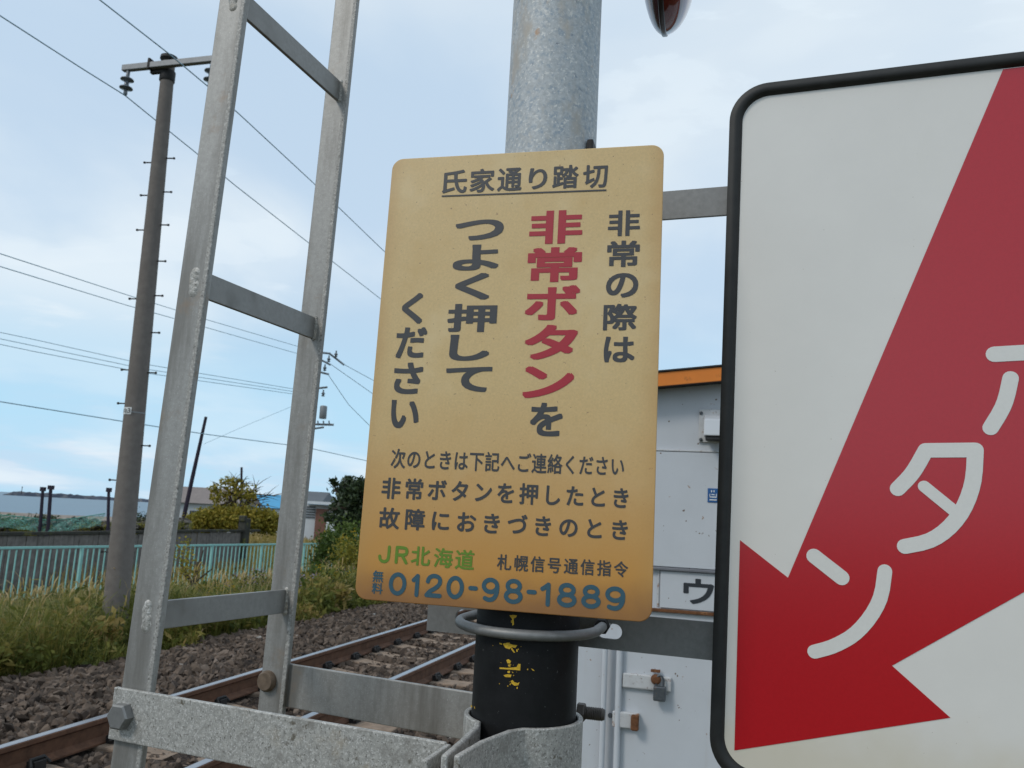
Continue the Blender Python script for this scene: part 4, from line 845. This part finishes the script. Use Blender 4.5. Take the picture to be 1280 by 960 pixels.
def pen(bm, face, p, w, d, n=8, smooth=2, closed=False):
    """a rounded pen stroke on a sign face (p in the face's own coordinates)"""
    p = [np.array(q, float) for q in p]
    if closed:
        for _ in range(smooth): p = [q for a, b in zip(p, p[1:] + p[:1]) for q in (a * .75 + b * .25, a * .25 + b * .75)]
    elif len(p) > 2:
        for _ in range(smooth):
            q = [p[0]]
            for a, b in zip(p, p[1:]): q += [a * .75 + b * .25, a * .25 + b * .75]
            p = q[:1] + q[2:-1] + [p[-1]]
    m_ = len(p); nv = lambda q: bm.verts.new(V(P3(face, q, d))); Lv, Rv, T_ = [], [], []
    for i in range(m_):
        t_ = (p[(i + 1) % m_] - p[i - 1]) if closed else p[min(i + 1, m_ - 1)] - p[max(i - 1, 0)]
        t_ = t_ / np.linalg.norm(t_); nn_ = np.array([-t_[1], t_[0]]); T_.append(t_); Lv.append(nv(p[i] + nn_ * w / 2)); Rv.append(nv(p[i] - nn_ * w / 2))
    for i in range(m_ if closed else m_ - 1): k = (i + 1) % m_; bm.faces.new((Lv[i], Rv[i], Rv[k], Lv[k]))
    if closed: return
    for c, t_, s0, a_, b_ in ((p[-1], T_[-1], 1, Rv[-1], Lv[-1]), (p[0], T_[0], -1, Lv[0], Rv[0])):
        bm.faces.new([b_] + [nv(c + w / 2 * (np.array([-t_[1], t_[0]]) * cos(a) * s0 + t_ * sin(a) * s0)) for a in np.linspace(0, pi, n + 2)[1:-1]] + [a_])
def oval(cx_, cy_, rx, ry, n=14): return [(cx_ + rx * cos(2 * pi * k / n), cy_ + ry * sin(2 * pi * k / n)) for k in range(n)]
PEN = {'0': [(oval(0, 0, .5, .5), 1)], '8': [(oval(0, .255, .42, .245), 1), (oval(0, -.235, .5, .265), 1)],
       '1': [([(-.5, .27), (-.1, .36), (.38, .5)], 0), ([(.38, .5), (.38, -.5)], 0)],
       '2': [([(-.46, .22), (-.40, .42), (-.05, .56), (.42, .47), (.50, .18), (.22, -.08), (-.30, -.30), (-.5, -.5)], 0), ([(-.5, -.5), (.5, -.5)], 0)],
       '9': [(oval(0, .19, .5, .31), 1), ([(.5, .17), (.49, -.16), (.28, -.47), (-.10, -.53), (-.36, -.45)], 0)],
       '-': [([(-.5, 0), (.5, 0)], 0)],
       'J': [([(.42, .5), (.42, -.1), (.36, -.44), (-.02, -.58), (-.40, -.44), (-.46, -.18)], 0)],
       'R': [([(-.42, -.5), (-.42, .5)], 0), ([(-.42, .5), (.10, .5), (.46, .44), (.46, .06), (.10, .0), (-.42, .0)], 0), ([(.06, .0), (.46, -.5)], 0)]}
def pen_glyph(bm, face, ch, c, w, h, pw, d):
    for i, (pts_, cl) in enumerate(PEN[ch]): pen(bm, face, [(c[0] + a * (w - pw), c[1] + b * (h - pw) if ch != '-' else c[1]) for a, b in pts_], pw, d + i * .00002, closed=bool(cl))
def P3(face, uv, d=0): return face.o + face.ax * uv[0] + face.ay * uv[1] + face.n * d
def flat(bm):
    for f in bm.faces: f.normal_update()

# ------------------------------------------------------------------ tan notice sign
yw, ln = radians(14), radians(-1)
ax = np.array([cos(yw), -sin(yw), 0]); nf = np.cross(ax, Z3); ay = Z3 * cos(ln) + nf * sin(ln)
o0 = on_plane(491, 199, rt(0, .882, EYE), T3)
TS = Face(o0, ax, ay); TS.n = np.cross(ax, ay)
TS.n = TS.n if TS.n[1] < 0 else -TS.n
_q = [TS.uv(*p_) for p_ in ((491, 199), (832, 181), (813, 779), (443, 749))]; SW, SH = (_q[1][0] + _q[2][0] - _q[3][0]) / 2, -(_q[2][1] + _q[3][1] - _q[1][1]) / 2
ctr = o0 + ax * SW / 2 - ay * SH / 2
sign = thing('notice_sign', ctr - ay * SH / 2, 'weathered tan enamel emergency notice sign with dark, red, green and blue lettering on the mast', 'sign')
def rounded(w, h, rad, n=8):
    out = []
    for (cx_, cy_, a0) in ((w - rad, -rad, 90), (rad, -rad, 180)[0:0] or (w - rad, -rad, 0), (rad, -rad, 90), (rad, -h + rad, 180), (w - rad, -h + rad, 270)):
        for k in range(n + 1):
            a = radians(a0 + 90 * k / n); out.append((cx_ + rad * cos(a), cy_ + rad * sin(a)))
    return out
def rrect(u0, v0, u1, v1, rad, n=10):
    """counter-clockwise rounded rectangle, u0<u1, v0<v1"""
    out = []
    for cx_, cy_, a0 in ((u1 - rad, v1 - rad, 0), (u0 + rad, v1 - rad, 90), (u0 + rad, v0 + rad, 180), (u1 - rad, v0 + rad, 270)):
        for k in range(n + 1): a = radians(a0 + 90 * k / n); out.append((cx_ + rad * cos(a), cy_ + rad * sin(a)))
    return out
bm = new(); prism(bm, [P3(TS, q, 0) for q in rrect(0, -SH, SW, 0, .014)], -TS.n * .0022)
plate = obj('plate', bm, M['tan'], sign, None, .0008, 2)
zb0 = SH * 0; edge_stain(M['tan'], (-.03, .23, -.07, 1.0), (.56, .255, .036)); edge_stain(M['tan'], (-.030, .010, -.030, .75), (.50, .27, .07), SW / 2 * cos(radians(14))); edge_stain(M['tan'], (-.035, .020, -.055, .95), (.27, .115, .030))
bm = new(); box(bm, ctr - TS.n * .0075 + ay * .10, (.10, .0105, .03), (ax, TS.n, ay)); box(bm, ctr - TS.n * .0075 - ay * .16, (.10, .0105, .03), (ax, TS.n, ay)); obj('back_channel', bm, M['galv_dark'], sign)

K1 = .034; K2 = .025; K3 = .023; K4 = .018
cols = [('ink', K1 * .75, [('非', 760, 263, 800, 295), ('常', 758.7, 300.8, 799.5, 333.7), ('の', 757.5, 341.3, 797.8, 372), ('際', 754, 379.7, 796, 413), ('は', 754.7, 420.8, 793.3, 453)]),
        ('ink_red', K1, [('非', 661.7, 263, 728, 304.7), ('常', 659, 309, 727, 352.5), ('ボ', 656, 356.7, 724.7, 400.3), ('タ', 655.3, 405.8, 722, 449.7), ('ン', 653, 458, 717.5, 498)]),
        ('ink', K1 * .9, [('を', 662.5, 503.3, 703.3, 545.3)]),
        ('ink', K1, [('つ', 568.8, 274.7, 629.5, 300.3), ('よ', 566.3, 305.8, 623.7, 338), ('く', 568.7, 341.3, 612.5, 374.7), ('押', 559, 379.7, 621, 415), ('し', 561.7, 418.3, 612, 451), ('て', 556.7, 458.3, 614.7, 489.7)]),
        ('ink', K1 * .9, [('く', 502.5, 366.3, 529, 404.7), ('だ', 495, 409, 533.3, 447.8), ('さ', 492, 453, 528.3, 492.5), ('い', 488.3, 500, 523.7, 535.3)]),
        ('ink', K3, [('氏', 553.4, 212.7, 584, 241.6), ('家', 587.6, 211, 618.5, 240.4), ('通', 622, 210, 652.5, 239), ('り', 661, 210, 684, 236.4), ('踏', 690.7, 206.4, 723.3, 235.7), ('切', 728.7, 206, 759.6, 235)]),
        ('ink_green', .020, [('J', 472.7, 681.4, 489, 703), ('R', 492.9, 682.5, 510.7, 705), ('北', 514, 683, 538, 707), ('海', 542.4, 685, 566.2, 709.6), ('道', 569, 687, 593, 712)]),
        ('ink_blue', .018, [('無', 466, 713, 479.5, 727.7), ('料', 465, 728.3, 478.6, 742.5)])]
D8 = lambda a, b, c, d: (440 + a / 3.368, 660 + b / 3.368, 440 + c / 3.368, 660 + d / 3.368)
phone = [('0', 155, 185, 230, 285), ('1', 250, 192, 285, 290), ('2', 308, 195, 380, 293), ('0', 397, 200, 472, 300), ('-', 490, 247, 530, 260), ('9', 545, 208, 620, 310), ('8', 640, 213, 720, 320), ('-', 735, 263, 778, 276), ('1', 792, 228, 838, 330), ('8', 863, 230, 947, 335), ('8', 965, 238, 1048, 340), ('9', 1065, 245, 1150, 347)]
cols.append(('ink_blue', .006, [(c, *D8(*q)) for c, *q in phone]))
rows = [('ink', K4, '次のときは下記へご連絡ください', (498.6, 573.1), (772.5, 582.8), 20.2, 27.5),
        ('ink', K2, '非常ボタンを押したとき', (489.8, 610.2), (776.9, 622.3), 26.5, 29.5),
        ('ink', K2, '故障におきづきのとき', (487.5, 647.7), (775.6, 662.2), 28.0, 29.5),
        ('ink', K4, '札幌信号通信指令', (631.2, 702.8), (776.7, 711.4), 19.6, 22.2)]
prepare([(c[0], off) for _, off, l_ in cols for c in l_] + [(c, off) for _, off, s_, *_ in rows for c in s_] + [('ウ', .03), ('自', .02), ('3', .02)])
FR = TS.frame(.0004)
names = {'ink': 'lettering', 'ink_red': 'red_lettering', 'ink_green': 'green_lettering', 'ink_blue': 'blue_lettering'}
for mt, off, l_ in cols:
    bm = new()
    for ch, *q in l_:
        c, w, h = TS.boxuv(*q)
        if ch in PEN: pen_glyph(bm, TS, ch, c, w, h, .0046 if mt == 'ink_blue' else .0034, .0005)
        else: put(bm, ch, off, FR, c, w, h, False, off > K2)
    obj(names[mt], bm, M[mt], sign)
for mt, off, s_, a_, b_, ew, eh in rows:
    bm = new(); n = len(s_)
    for i, ch in enumerate(s_):
        x = a_[0] + (b_[0] - a_[0]) * i / (n - 1); y = a_[1] + (b_[1] - a_[1]) * i / (n - 1); c, w, h = TS.boxuv(x - ew / 2, y - eh / 2, x + ew / 2, y + eh / 2); put(bm, ch, off, FR, c, w, h, True)
    obj('lettering', bm, M[mt], sign)
bm = new(); a_, b_ = TS.uv(552.2, 246.2), TS.uv(758, 238.7); bm.faces.new([bm.verts.new(V(P3(TS, q, .0006))) for q in (a_, b_, b_ + np.array([0, .0018]), a_ + np.array([0, .0018]))]); obj('underline', bm, M['ink'], sign)

# writing on the hut and on the pole's number plate
HF = Face(T3 * (HT - .0082) + Z3 * EYE, R3, Z3); HF.n = -T3
bm = new(); c, w, h = HF.boxuv(854, 723.5, 892.5, 755.5); put(bm, 'ウ', .03, HF.frame(.0), c, w, h); obj('lettering', bm, mat('hut_lettering', (.030, .034, .040), .5, 0, .4), hut)
npl, c, r_ = NPL; bm = new()
fr = (c + np.array([sin(radians(-18)), -cos(radians(-18)), 0]) * (r_ + .0056), np.array([cos(radians(-18)), sin(radians(-18)), 0]), Z3)
for ch, u in (('自', -.025), ('3', .035)): put(bm, ch, .02, (fr[0] - np.array([0, .012, 0]), fr[1], fr[2]), (u, 0), .045, .06)
obj('lettering', bm, M['ink'], npl)

# ------------------------------------------------------------------ arrow sign with its bracket bars
yw = radians(22); rl_ = radians(-1.1); ax0 = np.array([cos(yw), -sin(yw), 0]); ax = ax0 * cos(rl_) + Z3 * sin(rl_); ay = -ax0 * sin(rl_) + Z3 * cos(rl_)
o1 = on_plane(913, 160, rt(0, .985, EYE), T3)
AS = Face(o1, ax, ay); AS.n = np.cross(ax, ay); AS.n = AS.n if AS.n[1] < 0 else -AS.n
u0 = (AS.uv(902, 462)[0] + AS.uv(890, 843)[0] + AS.uv(913, 160)[0]) / 3; v1 = (AS.uv(960.6, 107)[1] + AS.uv(1280, 65)[1]) / 2; v0 = AS.uv(960, 985)[1]; u1 = u0 + .60
ti = .0150
edge_stain(M['white_sign'], (-.02, .07, -.09, .5), (.58, .50, .34)); arrow = thing('arrow_sign', P3(AS, ((u0 + u1) / 2, v0)), 'large white sign with broad red arrow and black rubber edging, right of the mast', 'sign')
outer, inner = rrect(u0, v0, u1, v1, .045, 12), rrect(u0 + ti, v0 + ti, u1 - ti, v1 - ti, .031, 12)
bm = new(); prism(bm, [P3(AS, q, 0) for q in rrect(u0 + .003, v0 + .003, u1 - .003, v1 - .003, .042, 12)], -AS.n * .004); obj('panel', bm, M['white_sign'], arrow)
bm = new(); n = len(outer); ring = []
for d_, loop in ((.0045, outer), (.0062, [((a[0] * 2 + b[0]) / 3, (a[1] * 2 + b[1]) / 3) for a, b in zip(outer, inner)]), (.0062, [((a[0] + b[0] * 3) / 4, (a[1] + b[1] * 3) / 4) for a, b in zip(outer, inner)]), (.0005, inner)):
    ring.append([bm.verts.new(V(P3(AS, q, d_))) for q in loop])
ring.insert(0, [bm.verts.new(V(P3(AS, q, -.009))) for q in outer]); ring.append([bm.verts.new(V(P3(AS, q, -.0006))) for q in inner])
for a, b in zip(ring, ring[1:]):
    for k in range(n): bm.faces.new((a[k], a[(k + 1) % n], b[(k + 1) % n], b[k]))
obj('edge_trim', bm, M['rubber'], arrow, 60)
au = lambda x, y: AS.uv(x, y)
tl, tr_ = au(985, 722), au(1255, 84); ytop = v1 - ti - .001; kx = tl + (tr_ - tl) * ((ytop - tl[1]) / (tr_[1] - tl[1]))
bl, br_ = au(1115, 832), au(1280, 740); xr = u1 - ti - .012; ky = bl + (br_ - bl) * ((xr - bl[0]) / (br_[0] - bl[0]))
bm = new(); bm.faces.new([bm.verts.new(V(P3(AS, q, .0005))) for q in (au(918, 938), au(1188, 897), bl, ky, (xr, ytop - .02), (xr - .02, ytop), kx, tl, au(925, 675))])
bmesh.ops.triangulate(bm, faces=bm.faces[:]); ar = obj('red_arrow', bm, M['red_sign'], arrow)
bm = new(); mpx = np.linalg.norm(AS.uv(1130, 600) - AS.uv(1230, 600)) / 100
stroke = lambda bm, px, w, d: pen(bm, AS, [AS.uv(*q) for q in px], w, d)
stroke(bm, [(1017.5, 695), (1052, 722)], 21 * mpx, .0010); stroke(bm, [(1106, 714), (1101, 752), (1074, 790), (1043, 808), (1018, 814.5)], 19 * mpx, .0010); obj('lettering', bm, M['white_ink'], arrow)
bm = new(); stroke(bm, [(1122, 611), (1141, 592), (1157, 563)], 20.5 * mpx, .0010); stroke(bm, [(1157, 563), (1219, 562.5)], 20.5 * mpx, .00104)
stroke(bm, [(1219, 562.5), (1217, 606), (1199, 648), (1167, 676), (1131, 683)], 20.5 * mpx, .00108); stroke(bm, [(1155, 608), (1193, 639)], 16 * mpx, .00112); obj('lettering', bm, M['white_ink'], arrow)
bm = new(); stroke(bm, [(1243, 443), (1366, 436)], 22 * mpx, .0010); stroke(bm, [(1303, 392), (1303, 560)], 22 * mpx, .00104); stroke(bm, [(1263, 473), (1256, 506), (1238, 535)], 20 * mpx, .0010); stroke(bm, [(1342, 468), (1352, 500), (1370, 530)], 20 * mpx, .0010)
stroke(bm, [(1336, 392), (1347, 416)], 13 * mpx, .0010); stroke(bm, [(1360, 386), (1371, 410)], 13 * mpx, .0010); obj('lettering', bm, M['white_ink'], arrow)
# flat bars from behind the mast to the back of the sign
byw = radians(20); bx = np.array([cos(byw), -sin(byw), 0]); bn = np.array([-sin(byw), -cos(byw), 0])
bo = mp_(0, .0625, 0)
def bar_pt(x, y): return on_plane(x, y, bo, bn)
def bar(px_l, px_r, z_pairs, slots):
    a = bar_pt(px_l, (z_pairs[0] + z_pairs[1]) / 2); zt, zb = bar_pt(px_r, z_pairs[2])[2], bar_pt(px_r, z_pairs[3])[2]; ua = (a - bo) @ bx; ub_ = ua + .78; zc = (zt + zb) / 2; h = zt - zb
    loop = [(ua, zb), (ub_, zb), (ub_, zt), (ua, zt)]; bm = new()
    cuts = sorted(slots); cur = ua; hs = .0088
    def q(u, z): return bm.verts.new(V(bo + bx * u + Z3 * z))
    segs = []
    for s0, s1 in cuts:
        segs.append(('full', cur, s0)); segs.append(('slot', s0, s1)); cur = s1
    segs.append(('full', cur, ub_))
    for kind, s0, s1 in segs:
        if kind == 'full': bm.faces.new((q(s0, zb), q(s1, zb), q(s1, zt), q(s0, zt)))
        else:
            arc_b = [(s0 + hs - hs * cos(a_), zc - hs * sin(a_)) for a_ in np.linspace(0, pi / 2, 6)] + [(s1 - hs + hs * sin(a_), zc - hs * cos(a_)) for a_ in np.linspace(0, pi / 2, 6)]
            bm.faces.new([q(s0, zb), q(s1, zb)] + [q(*c_) for c_ in arc_b[::-1]]); arc_t = [(u_, 2 * zc - z_) for u_, z_ in arc_b]; bm.faces.new([q(s1, zt), q(s0, zt)] + [q(*c_) for c_ in arc_t])
    bmesh.ops.remove_doubles(bm, verts=bm.verts[:], dist=1e-6); bmesh.ops.triangulate(bm, faces=[f for f in bm.faces if len(f.verts) > 4])
    ge = bmesh.ops.extrude_face_region(bm, geom=bm.faces[:]); vv = [e for e in ge['geom'] if isinstance(e, bmesh.types.BMVert)]; bmesh.ops.translate(bm, verts=vv, vec=V(-bn * .005))
    return obj('bracket_bar', bm, M['galv_dark'], arrow)
def us(x, y): return (bar_pt(x, y) - bo) @ bx
bar(534, 832, (760, 786, 772.5, 819.5), [(us(569, 772), us(597, 776)), (us(745, 788), us(777.5, 791))])
bar(534, 870, (255, 290, 236, 271), [(us(569, 262), us(600, 262))])

# ------------------------------------------------------------------ ladder
lad = thing('ladder', (-.36, 1.14, 0), 'grey galvanised steel ladder of flat bars fixed to the left of the mast', 'ladder')
ly = radians(20); lx = np.array([cos(ly), -sin(ly), 0]); lt = np.array([sin(ly), cos(ly), 0])
Lc, Rc = np.array([-.4235, 1.03, 0]), np.array([-.3110, 1.26, 0])
TH = .009
def lean(side, z): return lx * ((.0094 + .026 * (z - 1.75)) if side < 0 else (-.0075 + .015 * (z - 1.75)))
for c, w_, sd_ in ((Lc, .0440, -1), (Rc, .0430, 1)):
    bm = new(); vs_ = box(bm, c + lt * TH / 2 + Z3 * 1.9, (w_, TH, 3.7), (lx, lt, Z3))
    for v_ in vs_: v_.co += V(lean(sd_, v_.co.z))
    sr_ = obj('side_rail', bm, M['galv'], lad, None, .0018)
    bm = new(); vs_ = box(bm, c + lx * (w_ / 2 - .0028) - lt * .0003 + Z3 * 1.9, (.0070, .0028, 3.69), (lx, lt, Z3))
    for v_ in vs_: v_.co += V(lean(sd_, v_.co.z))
    obj('lit_edge_strip', bm, M['zinc'], sr_, None, .0012)  # pitted corner strip; the light it catches is put into a paler tone
for z in (.56, .965, 1.362, 1.776, 2.172, 2.58, 3.0):
    ra = Lc + lt * (TH + .0005) + lx * .006 + lean(-1, z); rb = Rc - lt * .0005 + lx * .004 + lean(1, z); rd = (rb - ra) / np.linalg.norm(rb - ra); rn = np.array([rd[1], -rd[0], 0])
    bm = new(); box(bm, (ra + rb) / 2 + Z3 * z, (np.linalg.norm(rb - ra), .006, .034), (rd, rn, Z3)); rg = obj('rung', bm, M['rung'], lad, None, .001)
    for c, s_ in ((Lc, -1),):
        bm = new(); cc = c + lx * .0015 + Z3 * z + lean(-1, z)
        for k in range(9): a = k / 8 - .5; lathe(bm, [(.0058 + .002 * random.random(), 0), (.005, .0012), (.002, .0022)], cc + Z3 * a * .026 + lx * random.uniform(-.0015, .0015), -lt, 10)
        obj('weld_bead', bm, M['galv_rough'], rg, 60)
    bm = new()
    for k in range(9): a = k / 8 - .5; lathe(bm, [(.004 + .0015 * random.random(), -.001), (.003, .0015)], rb + rn * .003 + Z3 * (z + a * .032), -lt, 8)
    obj('weld_bead', bm, M['galv_rough'], rg, 60)
# support arms from the rails to the clamp
def arm(p, q, zt, h, th, name='support_arm', tabs=None):
    p, q = np.array(p), np.array(q); d = (q - p); d[2] = 0; Ld = np.linalg.norm(d); d /= Ld; nn_ = np.array([d[1], -d[0], 0]); bm = new()
    c = (p + q) / 2; box(bm, np.array([c[0], c[1], zt - h / 2]), (Ld, th, h), (d, nn_, Z3))
    if tabs is not None:
        e = np.array([q[0], q[1], zt - h / 2]); box(bm, e + tabs / 2 + d * .0028, (.0055, np.linalg.norm(tabs), h - .002), (np.cross(tabs / np.linalg.norm(tabs), Z3), tabs / np.linalg.norm(tabs), Z3))
    return obj(name, bm, M['galv_rough'] if tabs is not None else M['galv'], lad, None, .0012)
nl = -lt
a1l = on_plane(141.5, 888, Lc + nl * .004, lt); a1l = np.array([a1l[0], a1l[1], 0]); a1r = mp_(-.0475, -.128, 0)
zt1 = on_plane(150, 859, Lc + nl * .004, lt)[2]
arm1 = arm(a1l, a1r, zt1, .0585, .006, tabs=rt(-.002, -.062, 0) * 1.0)
bm = new(); hexbolt(bm, on_plane(156, 894, Lc + nl * .007, lt), nl, .0155, .013, False); obj('bolt', bm, M['galv_dark'], arm1, 40)
a2l = Rc + lt * (TH + .0035) - lx * .022; a2r = mp_(-.008, .116, 0); zt2 = on_plane(362, 829, Rc + lt * .012, lt)[2]
arm2 = arm(a2l, a2r, zt2, .060, .006)
bm = new(); lathe(bm, [(.0148, 0), (.0148, .005), (.012, .0095)], on_plane(335, 851, Rc, lt) - lt * .0, nl, 20); obj('bolt', bm, mat('rusty_bolt_head', (.17, .125, .09), .7, .2, .3, (120, .3)), arm2, 40)

# ------------------------------------------------------------------ warning lamp high on the mast, its lower rim in view
LP = at_y(829, 43, 1.13); RL = .125; lc = LP + Z3 * (RL + .020) + np.array([-.002, 0, 0]); la = np.array([cos(radians(-14)), sin(radians(-14)), 0])
lamp = thing('warning_lamp', lc, 'dark red round warning lamp hanging at the top edge above the arrow sign', 'lamp')
def lens(bm, sgn, depth, n=14):
    prof_ = [(RL * cos(a) ** .8 if a < 1.55 else 0.0005, depth * sin(a)) for a in np.linspace(0, pi / 2, n)]; lathe(bm, prof_, lc, la * sgn, 48)
bm = new(); lens(bm, 1, .050); obj('lens', bm, M['lamp_red'], lamp, 60)
bm = new(); lens(bm, -1, .034); obj('back_shell', bm, M['lamp_back'], lamp, 60)
bm = new(); lathe(bm, [(RL + .0005, -.004), (RL + .002, -.003), (RL + .002, .003), (RL + .0005, .004)], lc, la, 48); obj('rim', bm, M['lamp_dark'], lamp, 60)
bm = new(); q = rt(MC[0], MC[1], lc[2] + .13); tube(bm, [q, np.array([lc[0], lc[1], q[2]]), lc + Z3 * (RL - .01)], .014, 12); obj('arm', bm, M['galv_dark'], lamp, 60)
